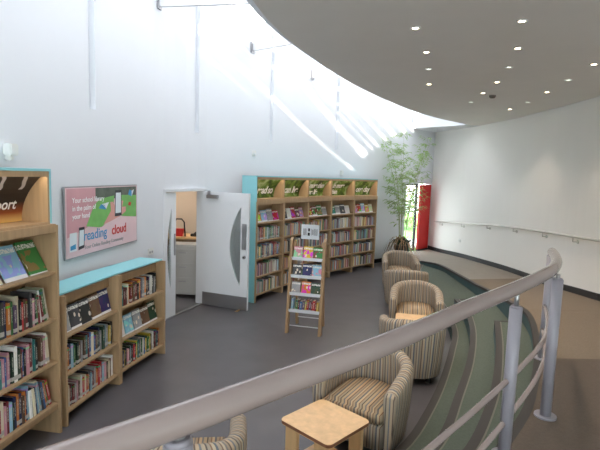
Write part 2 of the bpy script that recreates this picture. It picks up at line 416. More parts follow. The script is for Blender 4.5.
mb = MB(); mb.box((2.68, 7.84, .325), (3.34, 7.88, .335), M_NOSE).box((2.64, 6.10, .49), (3.03, 6.14, .5), M_NOSE); struct(mb.build('trim_14'))

# light shaft: glazing with deep fins, plus the cross beams
M_SKYG = glass('fritted_roof_glass', (.235, .235, .24), .06)
sk = MB(); ws = [LW.at(LW.len*k/59) for k in range(60)]
for k in range(59):
    if ws[k].y < 14.2:
        sk.face([(ws[k].x, ws[k].y, TOPZ+.3), (ce[k].x, ce[k].y, TOPZ+.3), (ce[k+1].x, ce[k+1].y, TOPZ+.3), (ws[k+1].x, ws[k+1].y, TOPZ+.3)], M_SKYG)
struct(sk.build('window_2', fix=False))
fn = MB(); s_ = LW.near((-2.6, 2.5))
j = 0
while s_ < LW.len-1.2:
    p = LW.at(s_); n = -left(s_); q = p+n*2.6; t = LW.dir(s_)
    w_ = .03
    h = [.26, .2, .3, .22][j % 4]; j += 1
    fn.prism([tuple(p), tuple(q), tuple(q+t*w_), tuple(p+t*w_)], TOPZ, TOPZ+h, M_WALL)
    s_ += .78
struct(fn.build('trim_15'))
mb = MB(); mb.box((-6, -5.6, 4.0), (8, -4.7, 10.72), M_WALL); struct(mb.build('sun_blocker'))  # added block, out of view, keeps the sun off the nearer left wall
bm_src = None
for i, (p0, z0, lab) in enumerate((((-2.12, 6.95), 4.66, 'white roof beam crossing the light shaft at the top left, nearest the viewer'),
                    ((-1.0, 9.1), 4.63, 'white roof beam crossing the light shaft above the open door and the first header'),
                    ((.14, 10.68), 4.5, 'white roof beam crossing the light shaft farthest back, above the sunlit streaks'))):
    s_ = LW.near(p0); p = LW.at(s_); n = -left(s_)
    q = p+n*2.3
    t = LW.dir(s_)
    b = MB(); b.prism([tuple(p-n*.01), tuple(q), tuple(q+t*.05), tuple(p-n*.01+t*.05)], z0, z0+.13, M_WHITE)
    b.prism([tuple(p-t*.03), tuple(p+n*.03-t*.03), tuple(p+n*.03+t*.08), tuple(p+t*.08)], z0-.03, z0+.16, M_STEEL)
    tag(b.build('roof_beam'), lab, 'beam', 'beams across the light shaft')

# ------------------------------------------------------------------ back office seen through the doorway
M_CREAM = mat('office_wall_cream', srgb(214, 198, 180), .85)
mb = MB(); mb.box((-5.4, 10.3, 0), (-.6, 10.45, 2.7), M_CREAM); struct(mb.build('wall_office_end'))
mb = MB(); mb.box((-5.5, 6.6, 0), (-5.4, 10.45, 2.7), M_CREAM).box((-5.4, 6.5, 0), (-2.45, 6.6, 2.7), M_CREAM); struct(mb.build('wall_office_side'))
mb = MB(); mb.prism([(-5.5, 6.5), (-2.45, 6.5), (-1.6, 8.85), (-.6, 10.1), (-.6, 10.45), (-5.5, 10.45)], 2.6, 2.7, M_WALL); struct(mb.build('ceiling_office'))
mb = MB(); mb.prism([(-5.5, 6.5), (-2.45, 6.5), (-1.6, 8.85), (-.6, 10.1), (-.6, 10.45), (-5.5, 10.45)], -.1, .002, M_FLOOR); struct(mb.build('floor_office'))
# counter
ct = empty('counter', (-2.35, 9.35, 0), 0, 'wooden reception counter with pale top seen through the doorway', 'counter')
b = MB(); b.box((-.55, -.3, 1.03), (.6, .3, 1.07), M_TABLE, .006); b.build('counter_top', ct)
b = MB(); b.box((-.5, -.12, 0), (.58, .26, 1.03), M_WOODD); b.build('counter_front', ct)
cp = empty('filing_cabinet', (-2.16, 8.8, 0), 0, 'low pale grey cabinet standing in front of the office counter', 'cabinet')
M_OG = mat('office_grey_plastic', srgb(176, 176, 172), .5)
b = MB(); b.box((-.28, -.2, .05), (.3, .22, .99), M_OG, .02); b.build('body', cp)
for zz in (.15, .42, .69):
    b = MB(); b.box((-.25, -.215, zz), (.27, -.2, zz+.23), M_OG, .005); d = b.build('drawer', cp)
    b = MB(); b.box((-.06, -.23, zz+.15), (.08, -.215, zz+.17), M_STEEL); b.build('handle', d)
rb = empty('shopping_basket', (-2.38, 9.2, 1.07), 0, 'red basket with a tall black handle on the office counter', 'basket')
b = MB(); b.prism([(-.07, 0), (.07, 0), (.09, .15), (-.09, .15)], -.06, .06, M_RED, .006, axis='y'); b.build('basket_body', rb)
b = MB(); b.tube([(-.085, 0, .1), (-.09, 0, .28), (-.05, 0, .34), (.05, 0, .34), (.1, 0, .28), (.12, 0, .0)], .014, M_DARK, 8); b.build('handle', rb)
b = MB(); b.lathe([(.04, 0), (.09, .01), (.11, .05), (.07, .09), (.02, .1)], M_DARK, 16); b.box((-.16, -.05, 0), (.0, .05, .05), M_DARK, .01)
tag(b.build('telephone', loc=(-2.0, 9.25, 1.07)), 'black telephone lying on the office counter', 'telephone')
for x, z, lb in ((-2.32, 1.95, 'upper small cream switch plate on the office wall'), (-2.1, 1.62, 'lower wide cream switch plate on the office wall')):
    b = MB(); b.box((-.05, -.02, -.04), (.05, 0, .04), M_PLAST, .004); b.box((-.015, -.026, -.02), (.015, -.02, .02), M_PLAST)
    tag(b.build('wall_switch', loc=(x, 10.3, z)), lb, 'switch', 'switch plates in the office')

# ------------------------------------------------------------------ doorway and doors
pA = LW.at(sDoorA); pB = LW.at(sDoorB); dv = (pB-pA).normalized(); nv = Vector((-dv.y, dv.x)); W_ = (pB-pA).length
hd = math.atan2(dv.y, dv.x)
fr = empty('door_1', (pA.x, pA.y, 0), hd); struct(fr)
b = MB(); b.box((-.02, -.012, 0), (.03, .15, 2.06), M_WHITE).box((W_-.03, -.012, 0), (W_+.03, .15, 2.06), M_WHITE).box((-.02, -.012, 2.02), (W_+.28, .15, 2.065), M_WHITE); b.build('door_frame', fr)
b = MB(); b.box((.03, .0, .002), (W_-.03, .05, .012), M_STEEL); b.build('threshold', fr)
def crescent(x_straight, x_bulge, z0, z1, n=18):
    out = []
    for k in range(n+1):
        t = k/n; z = z0+(z1-z0)*t; out.append((x_straight+(x_bulge-x_straight)*math.sin(PI*t)**.8, z))
    return out
def leaf(name, w, parent_loc, rz, xs, xb, label, flip=1):
    r = empty(name, parent_loc, rz); struct(r)
    t = .045; z0, z1 = .42, 1.78
    cr = crescent(xs, xb, z0, z1)
    b = MB()
    lo, hi = (min(xs, xb), max(xs, xb))
    # leaf built around the crescent opening
    b.box((0, 0, .01), (w, t, z0), M_WHITE); b.box((0, 0, z1), (w, t, 2.01), M_WHITE)
    if xb < xs:
        L = [(0, z0)] + [(0, z1)]; side = [(p[0], p[1]) for p in cr]
        b.prism([(0, z0)] + side + [(0, z1)], 0, t, M_WHITE, axis='y'); b.box((xs, 0, z0), (w, t, z1), M_WHITE)
    else:
        side = list(reversed(cr)); b.prism([(w, z1)] + side + [(w, z0)], 0, t, M_WHITE, axis='y'); b.box((0, 0, z0), (xs, t, z1), M_WHITE)
    b.build('leaf', r)
    b = MB(); b.prism(cr, t*.4, t*.6, M_PANE, axis='y'); b.build('vision_panel', r)
    return r
M_PANE = glass('door_glass', (.86, .92, .91), .25)
hx, hy = -1.70, 8.17; ex, ey = -.86, 7.83
ang = math.atan2(ey-hy, ex-hx); lw = math.hypot(ex-hx, ey-hy)
d2 = leaf('door_2', lw, (hx, hy, 0), ang, lw-.15, lw-.36, '')
d2.scale = (1, 1, 1)
b = MB(); b.box((0.005, -.004, .012), (lw-.005, 0, .24), M_STEEL); b.build('kick_plate', d2)
b = MB(); b.box((lw-.115, -.02, 1.06), (lw-.035, -.004, 1.5), M_STEEL, .004); b.build('push_plate', d2)
b = MB(); b.cyl((lw-.07, 0, .93), (lw-.07, -.03, .93), .028, M_STEEL); b.cyl((lw-.07, -.03, .93), (lw-.07, -.04, .93), .012, M_DARK); b.build('lock', d2)
b = MB(); b.box((.1, -.06, 1.9), (.32, -.0, 1.96), M_STEEL, .006); b.box((.12, -.05, 1.96), (.16, -.02, 2.03), M_STEEL); b.build('door_closer', d2)
b = MB(); b.prism([(.78, .0), (.72, .0), (.78, .03)], -.10, -.02, M_TABLE, axis='y')
wd = b.build('door_wedge', loc=(hx, hy, .001), rz=ang); tag(wd, 'small pale wooden wedge holding the open white door at its foot', 'door wedge')
d3 = leaf('door_3', .30, (pA.x+dv.x*.03+nv.x*.02, pA.y+dv.y*.03+nv.y*.02, 0), hd, .19, .08, '')
b = MB(); b.box((.25, -.012, 1.0), (.28, 0, 1.35), M_STEEL, .002); b.build('edge_plate', d3)

# entrance opening near the far corner: glazed door, red leaf, daylight outside
eA = LW.at(sEntA); eB = LW.at(sEntB); ed = (eB-eA).normalized(); en = Vector((-ed.y, ed.x)); eh = math.atan2(ed.y, ed.x); EW = (eB-eA).length
g = empty('door_4', (eA.x, eA.y, .16), eh); struct(g)
b = MB(); b.box((-.02, .08, 0), (.02, .12, 2.04), M_DARK).box((.66, .05, 0), (.71, .12, 2.04), M_DARK).box((-.02, .08, 2.0), (.71, .12, 2.04), M_DARK).box((0, .08, 0), (.7, .12, .04), M_DARK); b.build('door_frame', g)
b = MB(); b.box((.02, .095, .04), (.66, .105, 2.0), M_GLASS); b.build('door_glass', g)
g5 = empty('door_5', (eA.x, eA.y, .16), eh); struct(g5)
b = MB(); b.box((.72, -.05, .03), (EW+.03, .02, 2.02), M_RED, .004); b.build('leaf', g5)
b = MB(); b.box((.72, -.055, .0), (EW+.03, .03, .05), M_BASE); b.build('threshold', g5)
# outside ground and planting
M_GRASS = mat('lawn_grass', srgb(120, 170, 84), .95, noise=(6, .25))
M_PAVE = mat('pale_paving', srgb(216, 210, 200), .8, noise=(4, .08))
M_HEDGE = mat('hedge_leaves', srgb(120, 150, 84), .9, noise=(14, .3))
M_BRICK = mat('pinkish_brick', srgb(220, 170, 150), .9, noise=(9, .2))
b = MB(); b.prism([(2.9, 14.35), (4.2, 15.5), (9, 30), (-2, 30)], .0, .14, M_GRASS); struct(b.build('ground_lawn'))
b = MB(); b.prism([(2.9, 14.35), (4.2, 15.5), (4.9, 17.2), (3.0, 17.2)], .141, .16, M_PAVE); struct(b.build('ground_paving'))

# ------------------------------------------------------------------ wall services
def on_left_wall(d_xy, z): s = LW.near(d_xy); p = LW.at(s); t = LW.dir(s); return (p.x, p.y, z), math.atan2(t.y, t.x)
b = MB(); b.box((-.05, -.08, 0), (.05, 0, .10), M_PLAST, .01); b.box((-.03, -.06, -.04), (.02, 0, 0), M_PLAST, .008); l, r = on_left_wall((-2.49, 4.0), 2.43)
tag(b.build('wall_speaker', loc=l, rz=r), 'small white box fixed on the wall above the tall sport bookcase', 'speaker')
b = MB(); b.box((-.05, -.05, 0), (.05, 0, .11), M_PLAST, .015); b.box((-.03, -.058, .02), (.03, -.05, .06), M_WHITE, .003); l, r = on_left_wall((-.95, 9.2), 2.68)
tag(b.build('motion_sensor', loc=l, rz=r), 'small cream motion sensor on the wall above the left end of the far bookcases', 'sensor')
b = MB(); b.box((-.06, -.05, 0), (.06, 0, .14), M_PLAST, .02); b.box((-.02, -.06, .02), (.02, -.05, .06), M_WHITE, .003); l, r = on_left_wall((.95, 11.7), 2.36)
tag(b.build('motion_sensor', loc=l, rz=r), 'small white sensor in the sun streaks just above the fourth header', 'sensor')
l, r = on_left_wall((-2.14, 6.75), 1.12)
so = empty('wall_socket', l, r, 'white double socket on the wall beyond the low shelves, beside the doorway', 'socket')
b = MB(); b.box((-.085, -.014, 0), (.085, 0, .10), M_PLAST, .004); b.build('face_plate', so)
for x in (-.035, .035):
    b = MB(); b.box((x-.02, -.016, .03), (x+.02, -.012, .06), M_STEEL); b.build('outlet', so)

# right wall: handrail on brackets, round blank plate
RWp = sub(RW, (4.2, 14.3), (4.72, 5.0))
def rp(p_y_s): pass
hr = empty('wall_handrail', (4.6, 10, 0), 0, 'long pale metal handrail on brackets following the right hand wall', 'handrail')
pts = []; n = 60
def rin(P, d, off):
    p = P.at(d); t = P.dir(d); return p - Vector((-t.y, t.x))*off
def rz_(y):   # the rail climbs with the ramp
    K = [(14.4, 1.08), (13, 1.17), (11.6, 1.28), (10.4, 1.345), (9.3, 1.39), (8.2, 1.44), (7.1, 1.5), (6, 1.56), (4, 1.56)]
    for (a, za), (c, zc) in zip(K, K[1:]):
        if c <= y <= a: return za+(zc-za)*(y-a)/(c-a)
    return 1.08 if y > 14 else 1.56
for k in range(n):
    p = rin(RWp, RWp.len*k/(n-1), .09); pts.append((p.x-4.6, p.y-10, rz_(p.y)))
M_HR = mat('handrail_grey', srgb(196, 192, 186), .35, .3)
b = MB(); b.tube(pts, .022, M_HR, 10); b.build('rail', hr)
for yy in (14.15, 13.02, 11.7, 10.5, 9.3, 8.17, 7.1, 6.1):
    d = RWp.near((4.7, yy)); p = rin(RWp, d, .09); q = rin(RWp, d, 0.0); z = rz_(p.y)
    b = MB(); b.tube([(p.x-4.6, p.y-10, z-.02), (p.x-4.6, p.y-10, z-.09), (q.x-4.6, q.y-10, z-.09)], .010, M_HR, 8)
    m_ = (q-p).normalized(); b.cyl((q.x-m_.x*.012-4.6, q.y-m_.y*.012-10, z-.09), (q.x-4.6, q.y-10, z-.09), .035, M_HR); b.build('bracket', hr)
d = RW.near((4.5, 13.15)); q = RW.at(d); t = RW.dir(d); n = -Vector((-t.y, t.x))
b = MB(); b.cyl((0, 0, 0), (n.x*.015, n.y*.015, 0), .06, M_PLAST, 20); b.cyl((n.x*.015, n.y*.015, 0), (n.x*.03, n.y*.03, 0), .03, M_PLAST, 16)
tag(b.build('wall_plate', loc=(q.x, q.y, .66)), 'small round white plate low on the right wall beneath the handrail', 'wall plate')

# downlights
M_LED = mat('lit_lens', (1, .9, .75), .4, emit=(1, .76, .46, 30))
M_LED2 = mat('dim_lens', (1, 1, .9), .4, emit=(.9, 1, .8, 2.2))
dl = [(1.05, 4.72), (1.38, 5.57), (1.63, 6.4), (1.9, 7.39), (1.94, 4.42), (2.3, 5.29), (2.58, 6.15), (2.81, 7.07), (2.95, 7.97), (3.09, 8.91), (3.48, 5.86), (3.69, 6.78), (3.87, 7.7), (4.04, 8.7), (4.11, 9.59), (.72, 3.9)]
dim = {2, 6, 9, 11, 13}
def dl_label(i):
    if i == 15: return 'recessed ceiling downlight at the top edge of the picture, nearest the shaft'
    row, k = (('left', i) if i < 4 else ('middle', i-4) if i < 10 else ('right', i-10))
    o = ['nearest', 'second', 'third', 'fourth', 'fifth', 'sixth'][k]
    return ('%s %s recessed ceiling downlight of the %s row, counted from the viewer' % ('dim' if i in dim else 'glowing', o, row))
for i, (x, y) in enumerate(dl):
    e = empty('downlight', (x, y, CZ), 0, dl_label(i), 'ceiling light', 'downlights in the curved ceiling')
    b = MB(); b.lathe([(.05, 0), (.05, -.006), (.034, -.008), (.03, 0)], M_WHITE, 20); b.build('trim_ring', e)
    b = MB(); b.lathe([(.001, -.006), (.026, -.005), (.027, -.001)], M_LED2 if i in dim else M_LED, 16); b.build('lens', e)
    ld = bpy.data.lights.new('bulb', 'SPOT'); ld.energy = 8 if i in dim else 45; ld.color = (1, .84, .66); ld.spot_size = math.radians(95); ld.spot_blend = .8; ld.shadow_soft_size = .04
    lo = bpy.data.objects.new('bulb', ld); COL.objects.link(lo); lo.parent = e; lo.location = (0, 0, -.02)
b = MB(); b.lathe([(.055, 0), (.055, -.02), (.04, -.045), (.01, -.05)], mat('grey_plastic', srgb(120, 116, 108), .6), 20)
tag(b.build('smoke_detector', loc=(3.18, 8.15, CZ)), 'dark round smoke detector on the ceiling among the downlights', 'smoke detector')

# ------------------------------------------------------------------ bookcases
def place(e, lx, ly, lz): return e.matrix_basis @ Vector((lx, ly, lz))
M_STRIP = mat('header_light_strip', (1, .9, .7), .5, emit=(1, .86, .66, 3))
def header(par, w, z0, z1, depth, words, art, name='header'):
    h = MB(); t = .02
    h.box((0, 0, z1-.025), (w, depth, z1), M_WOOD); h.box((0, 0, z0), (w, depth, z0+.02), M_WOOD)
    h.box((0, 0, z0), (t, depth, z1), M_WOOD); h.box((w-t, 0, z0), (w, depth, z1), M_WOOD)
    h.box((t, 0, z1-.045), (w-t, .010, z1-.025), M_WOOD)
    hd = h.build('header_box', par)
    g = MB(); n = 10; zz0, zz1 = z0+.02, z1-.025
    prof = [(.035+(depth-.06)*(1-(k/n)**2.2), zz0+(zz1-zz0)*k/n) for k in range(n+1)]
    for (ya, za), (yb, zb) in zip(prof, prof[1:]):
        f = g.face([(t, ya, za), (w-t, ya, za), (w-t, yb, zb), (t, yb, zb)], art, True)
        g.face([(t, ya+.004, za), (w-t, ya+.004, za), (w-t, yb+.004, zb), (t, yb+.004, zb)], M_WOODD, True)
    sg = g.build('sign_panel', hd, fix=False)
    b = MB(); b.box((.04, .012, z1-.031), (w-.04, .03, z1-.026), M_STRIP); b.build('light_strip', hd)
    al = bpy.data.lights.new('strip_lamp', 'AREA'); al.shape = 'RECTANGLE'; al.size = w-.1; al.size_y = .02; al.energy = 1.6; al.color = (1, .86, .66)
    ao = bpy.data.objects.new('strip_lamp', al); COL.objects.link(ao); ao.parent = hd; ao.location = (w/2, .03, z1-.034); ao.rotation_euler = (math.radians(-30), 0, 0)
    return hd, sg, prof
def bend_text(o, prof, z_base):
    """lay lettering on the coved panel: mesh x right, y up -> follow the profile"""
    for v in o.data.vertices:
        x, up, d = v.co; z = z_base+up
        for (ya, za), (yb, zb) in zip(prof, prof[1:]):
            if za <= z <= zb or (yb, zb) == prof[-1]:
                t = min(1, max(0, (z-za)/(zb-za))); y = ya+(yb-ya)*t; break
        v.co = (x, y-.009-max(0, d), z)
    o.data.update()
def art_green():
    m = mat('leafy_sign_print', (.2, .35, .1), .5); nt = m.node_tree; b = nt.nodes['Principled BSDF']; L = nt.links.new
    tc = nt.nodes.new('ShaderNodeTexCoord'); n = nt.nodes.new('ShaderNodeTexNoise'); n.inputs['Scale'].default_value = 4.5; n.inputs['Detail'].default_value = 2; n.inputs['Distortion'].default_value = 1.2
    geo = nt.nodes.new('ShaderNodeNewGeometry'); L(geo.outputs['Position'], n.inputs['Vector'])
    r = nt.nodes.new('ShaderNodeValToRGB'); cr = r.color_ramp; cr.elements[0].position = .3; cr.elements[0].color = (*srgb(46, 66, 30), 1); cr.elements[1].position = .68; cr.elements[1].color = (*srgb(178, 196, 150), 1)
    e = cr.elements.new(.43); e.color = (*srgb(78, 110, 40), 1); e = cr.elements.new(.55); e.color = (*srgb(118, 154, 62), 1)
    L(n.outputs['Fac'], r.inputs['Fac']); L(r.outputs['Color'], b.inputs['Base Color']); return m
M_ARTG = art_green()
M_LETTER = mat('white_lettering', (.95, .95, .95), .5)

PAL = [('dark red', (126, 28, 34)), ('red', (196, 40, 44)), ('navy', (34, 44, 92)), ('blue', (48, 98, 168)), ('light blue', (140, 190, 214)), ('teal', (36, 128, 126)), ('green', (58, 130, 62)),
       ('dark green', (34, 66, 44)), ('black', (26, 26, 28)), ('charcoal', (66, 66, 70)), ('grey', (150, 150, 152)), ('white', (226, 224, 218)), ('cream', (220, 206, 172)), ('yellow', (222, 186, 52)),
       ('orange', (218, 120, 40)), ('brown', (104, 72, 50)), ('pink', (206, 136, 152)), ('purple', (92, 66, 106))]
PD = dict(PAL)
def cube_book():
    b = MB()
    b.box((0, 0, 0), (.08, 1, 1), M_COVER).box((.92, 0, 0), (1, 1, 1), M_COVER).box((.08, 0, 0), (.92, .05, 1), M_COVER).box((.08, .05, .02), (.92, .97, .975), M_PAPER)
    o = b.build('book'); return o
def flat_book():
    b = MB()
    b.box((0, 0, 0), (1, .12, 1), M_ART).box((0, .88, 0), (1, 1, 1), M_ART).box((0, .12, 0), (.03, .88, 1), M_ART).box((.03, .12, .01), (.98, .88, .99), M_PAPER)
    o = b.build('book'); return o
PROTO = cube_book(); PFLAT = flat_book(); used = {'b': False, 'f': False}
def new_book(flat):
    P = PFLAT if flat else PROTO; k = 'f' if flat else 'b'
    if not used[k]: used[k] = True; return P
    o = P.copy(); COL.objects.link(o); return o
ORD = ['first', 'second', 'third', 'fourth', 'fifth', 'sixth', 'seventh', 'eighth', 'ninth', 'tenth', 'eleventh', 'twelfth', 'thirteenth', 'fourteenth', 'fifteenth', 'sixteenth', 'seventeenth', 'eighteenth', 'nineteenth', 'twentieth'] + ['twenty-'+s for s in ('first', 'second', 'third', 'fourth', 'fifth', 'sixth', 'seventh', 'eighth', 'ninth')] + ['thirtieth', 'thirty-first', 'thirty-second', 'thirty-third', 'thirty-fourth']
def finish_row(row, where, group, noun='book'):
    """row: list of (object, colour name) left to right -> labels that single each out"""
    cnt = {}
    for o, c in row: cnt[c] = cnt.get(c, 0)+1
    seen = {}
    for o, c in row:
        seen[c] = seen.get(c, 0)+1
        if cnt[c] == 1: l = 'only %s %s %s' % (c, noun, where)
        else: l = '%s %s from the left of the %s ones %s' % (ORD[seen[c]-1], c+' '+noun, c, where)
        if cnt[c] > 1: l = '%s %s %s from left %s' % (ORD[seen[c]-1], c, noun, where)
        tag(o, l, 'book', group)
def vary(c):
    f = random.uniform(.85, 1.12); g = sum(c)/3; return tuple(min(255, (v*.8+g*.2)*f) for v in c)
def spine_row(M, x0, x1, z, yf, hmin, hmax, where, group, tmin=.018, tmax=.042, pal=None, lean_from=1.1, stuff=None, dep=(.13, .17), lean=0.):
    x = x0+.004; row = []; prev = None
    while True:
        t = random.uniform(tmin, tmax); h = random.uniform(hmin, hmax); d = random.uniform(*dep)
        if x+t > x1: break
        c = random.choice(pal or PAL)
        while prev and c[0] == prev: c = random.choice(pal or PAL)
        prev = c[0]
        y = yf+random.uniform(0, .018)
        tilt = lean
        if (x-x0)/(x1-x0) > lean_from: tilt = lean - .26*((x-x0)/(x1-x0)-lean_from)/(1-lean_from)
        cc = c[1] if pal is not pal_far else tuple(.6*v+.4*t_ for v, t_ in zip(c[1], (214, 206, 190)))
        rgb = srgb(*vary(cc))
        Mx = M @ Matrix.Translation((x, y, z)) @ Matrix.Rotation(tilt, 4, 'Y')
        if stuff is None:
            o = new_book(False); o.matrix_basis = Mx; o.scale = (t, d, h); o.color = (*rgb, 1); row.append((o, c[0]))
        else: stuff.append((Mx, (t, d, h), rgb))
        x += t/max(.7, math.cos(tilt))+random.uniform(.0005, .003) + (.03 if random.random() < .02 else 0)
    if stuff is None: finish_row(row, where, group)
    return row
def face_row(M, xs, z, yf, sizes, cols, where, group, tilt=.30, noun='face-out book'):
    row = []
    for x, (w, h), cn in zip(xs, sizes, cols):
        o = new_book(True); t = .016
        o.matrix_basis = M @ Matrix.Translation((x, yf, z)) @ Matrix.Rotation(-tilt, 4, 'X'); o.scale = (w, t, h); o.color = (*srgb(*PD[cn]), 1); row.append((o, cn))
    finish_row(row, where, group, noun)
def unit(loc, rz, w, depth, levels, top, label, group=None, panels=(1, 1), foot=0., pt=.022, backh=None, kick=True, ph=None):
    """carcass: side panels, shelves, back panel, cornice"""
    u = empty('bookcase', (loc[0], loc[1], 0), rz, label, 'bookcase', group)
    ph = ph or top
    for i, x in enumerate((0, w-pt)):
        if panels[i]:
            b = MB(); b.box((x, -.02, 0), (x+pt, depth, ph), M_WOODD if False else M_WOOD, .002); b.build('side_panel', u)
    for z in levels:
        b = MB(); b.box((pt, -.006, z-.022), (w-pt, depth-.01, z), M_WOOD, .002); b.build('shelf', u)
    b = MB(); b.box((pt, depth-.01, levels[-1]-.1 if False else min(levels)-.03), (w-pt, depth, top-.02), M_WOODD); b.build('back_panel', u)
    return u
# --- far run of five bays
J = [(-.79, 8.38), (-.33, 9.2), (.16, 10.0), (.70, 10.77), (1.30, 11.47), (1.96, 12.14)]
LEV = [1.46, 1.13, .80, .47, .14]
WORDS = [['read so'], ['can live'], ['more than', 'one life'], ['in more', 'than'], ['one day']]
BAYN = ['first bay', 'second bay', 'middle bay', 'fourth bay', 'last bay']
SIGN = ['read so', 'can live', 'more than one life', 'in more than', 'one day']
ROWN = ['second', 'third', 'fourth', 'lowest']
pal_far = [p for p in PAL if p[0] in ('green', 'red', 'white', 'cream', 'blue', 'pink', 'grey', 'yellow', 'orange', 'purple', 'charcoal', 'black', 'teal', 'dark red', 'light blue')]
STUFF = []; far_books = []
face_cols = [['orange', 'light blue', 'grey', 'red'], ['charcoal', 'white', 'red', 'brown', 'pink'], ['red', 'dark red', 'green', 'grey'], ['green', 'grey', 'charcoal', 'white'], ['pink', 'red', 'light blue', 'yellow', 'cream']]
for i in range(5):
    a = Vector(J[i]); b_ = Vector(J[i+1]); d = b_-a; w = d.length; rz = math.atan2(d.y, d.x)
    u = unit(a, rz, w, .27, LEV, 1.80, 'tall maple bookcase, %s of the far wall run, under the "%s" sign' % (BAYN[i].replace(' bay', ''), SIGN[i]), 'far wall bookcases', pt=.03)
    b = MB(); b.box((0, -.025, 1.79), (w, .27, 1.875), M_WOOD, .003); b.build('cornice', u)
    hd, sg, prof = header(u, w, 1.875, 2.29, .26, None, M_ARTG)
    ws_ = WORDS[i]
    for k, s in enumerate(ws_):
        zb = 1.98 if len(ws_) == 1 else (2.08, 1.935)[k]
        t = text(s, .19 if len(ws_) == 1 else .15, M_LETTER, 'lettering', sg, (0, 0, 0), (0, 0, 0), .001, .0065, 'LEFT', 0.0, .92)
        x0 = .31 if len(ws_) == 1 else .26
        for v in t.data.vertices: v.co.x += x0
        bend_text(t, prof, zb); t['label'] = 'white lettering'
    b = MB(); b.box((0, -.004, 2.29), (w, .27, 2.31), M_BLUE); b.build('blue_top_edge', u)
    if i == 0:
        b = MB(); b.box((-.02, .0, 0), (-.001, .31, 2.31), M_BLUE); e_ = b.build('end_panel', u); e_['label'] = 'pale turquoise end panel'
        b = MB(); b.box((-.02, -.012, 1.85), (-.0, .0, 2.31), M_BLUE); b.build('blue_edge', u)
    M = u.matrix_basis.copy(); M = Matrix.Translation(u.location) @ Matrix.Rotation(rz, 4, 'Z')
    far_books.append((M, w))
# --- tall sport bookcase (left) and low pair
def frame_at(p, q):
    p = Vector(p); q = Vector(q); d = q-p; rz = math.atan2(d.y, d.x); return p, rz, d.length, Matrix.Translation((p.x, p.y, 0)) @ Matrix.Rotation(rz, 4, 'Z')
p, rz, w, MT = frame_at((-2.225, 2.98), (-2.075, 3.97))
u = unit(p, rz, w, .30, [1.46, 1.05, .67, .29], 1.81, 'tall maple bookcase with black header reading Sport, at the left edge', None, pt=.025, ph=1.86)
b = MB(); b.box((0, -.02, 1.80), (w-.025, .30, 1.87), M_WOOD, .003); b.build('cornice', u)
b = MB(); b.box((.025, .0, .23), (w-.025, .02, .266), M_WOODD); b.build('plinth', u)
def art_sport():
    m = mat('sport_sign_print', (.02, .02, .02), .4); nt = m.node_tree; bs = nt.nodes['Principled BSDF']; L = nt.links.new
    tc = nt.nodes.new('ShaderNodeTexCoord'); sp = nt.nodes.new('ShaderNodeSeparateXYZ'); L(tc.outputs['Generated'], sp.inputs[0])
    wv = nt.nodes.new('ShaderNodeTexWave'); wv.inputs['Scale'].default_value = 1.4; wv.inputs['Distortion'].default_value = 5; wv.inputs['Detail'].default_value = 1; L(tc.outputs['Generated'], wv.inputs['Vector'])
    r = nt.nodes.new('ShaderNodeValToRGB'); cr = r.color_ramp; cr.elements[0].position = .9; cr.elements[0].color = (.012, .01, .012, 1); cr.elements[1].position = .95; cr.elements[1].color = (*srgb(190, 190, 196), 1)
    L(wv.outputs['Fac'], r.inputs['Fac'])
    r2 = nt.nodes.new('ShaderNodeValToRGB'); c2 = r2.color_ramp; c2.elements[0].position = 0; c2.elements[0].color = (*srgb(236, 196, 120), 1); c2.elements[1].position = .42; c2.elements[1].color = (.012, .01, .012, 1)
    e = c2.elements.new(.2); e.color = (*srgb(150, 74, 36), 1)
    L(sp.outputs['Z'], r2.inputs['Fac'])
    mx = nt.nodes.new('ShaderNodeMix'); mx.data_type = 'RGBA'; g_ = nt.nodes.new('ShaderNodeMath'); g_.operation = 'GREATER_THAN'; L(sp.outputs['Z'], g_.inputs[0]); g_.inputs[1].default_value = .68
    L(g_.outputs[0], mx.inputs[0]); L(r2.outputs['Color'], mx.inputs[6]); L(r.outputs['Color'], mx.inputs[7]); L(mx.outputs[2], bs.inputs['Base Color']); return m
hd, sg, prof = header(u, w-.075, 1.87, 2.31, .27, None, art_sport())
t = text('Sport', .118, M_LETTER, 'lettering', sg, (0, 0, 0), (0, 0, 0), .001, .002, 'LEFT', 0)
for v in t.data.vertices: v.co.x += .545
bend_text(t, prof, 2.0); t['label'] = 'white lettering reading Sport'
b = MB(); b.box((0, -.004, 2.31), (w-.075, .28, 2.33), M_BLUE).box((w-.075, -.004, 1.88), (w-.055, .28, 2.33), M_BLUE); b.build('blue_edge', u)
X0, X1 = .03, w-.03
face_row(MT, [.24, .50, .755], 1.463, .05, [(.22, .30), (.225, .29), (.2, .30)], ['cream', 'light blue', 'green'], 'on the top shelf of the sport bookcase', 'face-out magazines in the sport bookcase', noun='face-out magazine', tilt=.5)
g_ = 'spines in the sport bookcase'
for z, wh, lf in ((1.05, 'on the upper spine row of the sport bookcase', .72), (.67, 'on the middle spine row of the sport bookcase', .9), (.29, 'on the lowest row of the sport bookcase', .5)):
    spine_row(MT, X0+.24, X1-.03, z+.001, .02, .22, .29, wh, g_, .014, .034, lean_from=lf, dep=(.15, .2))
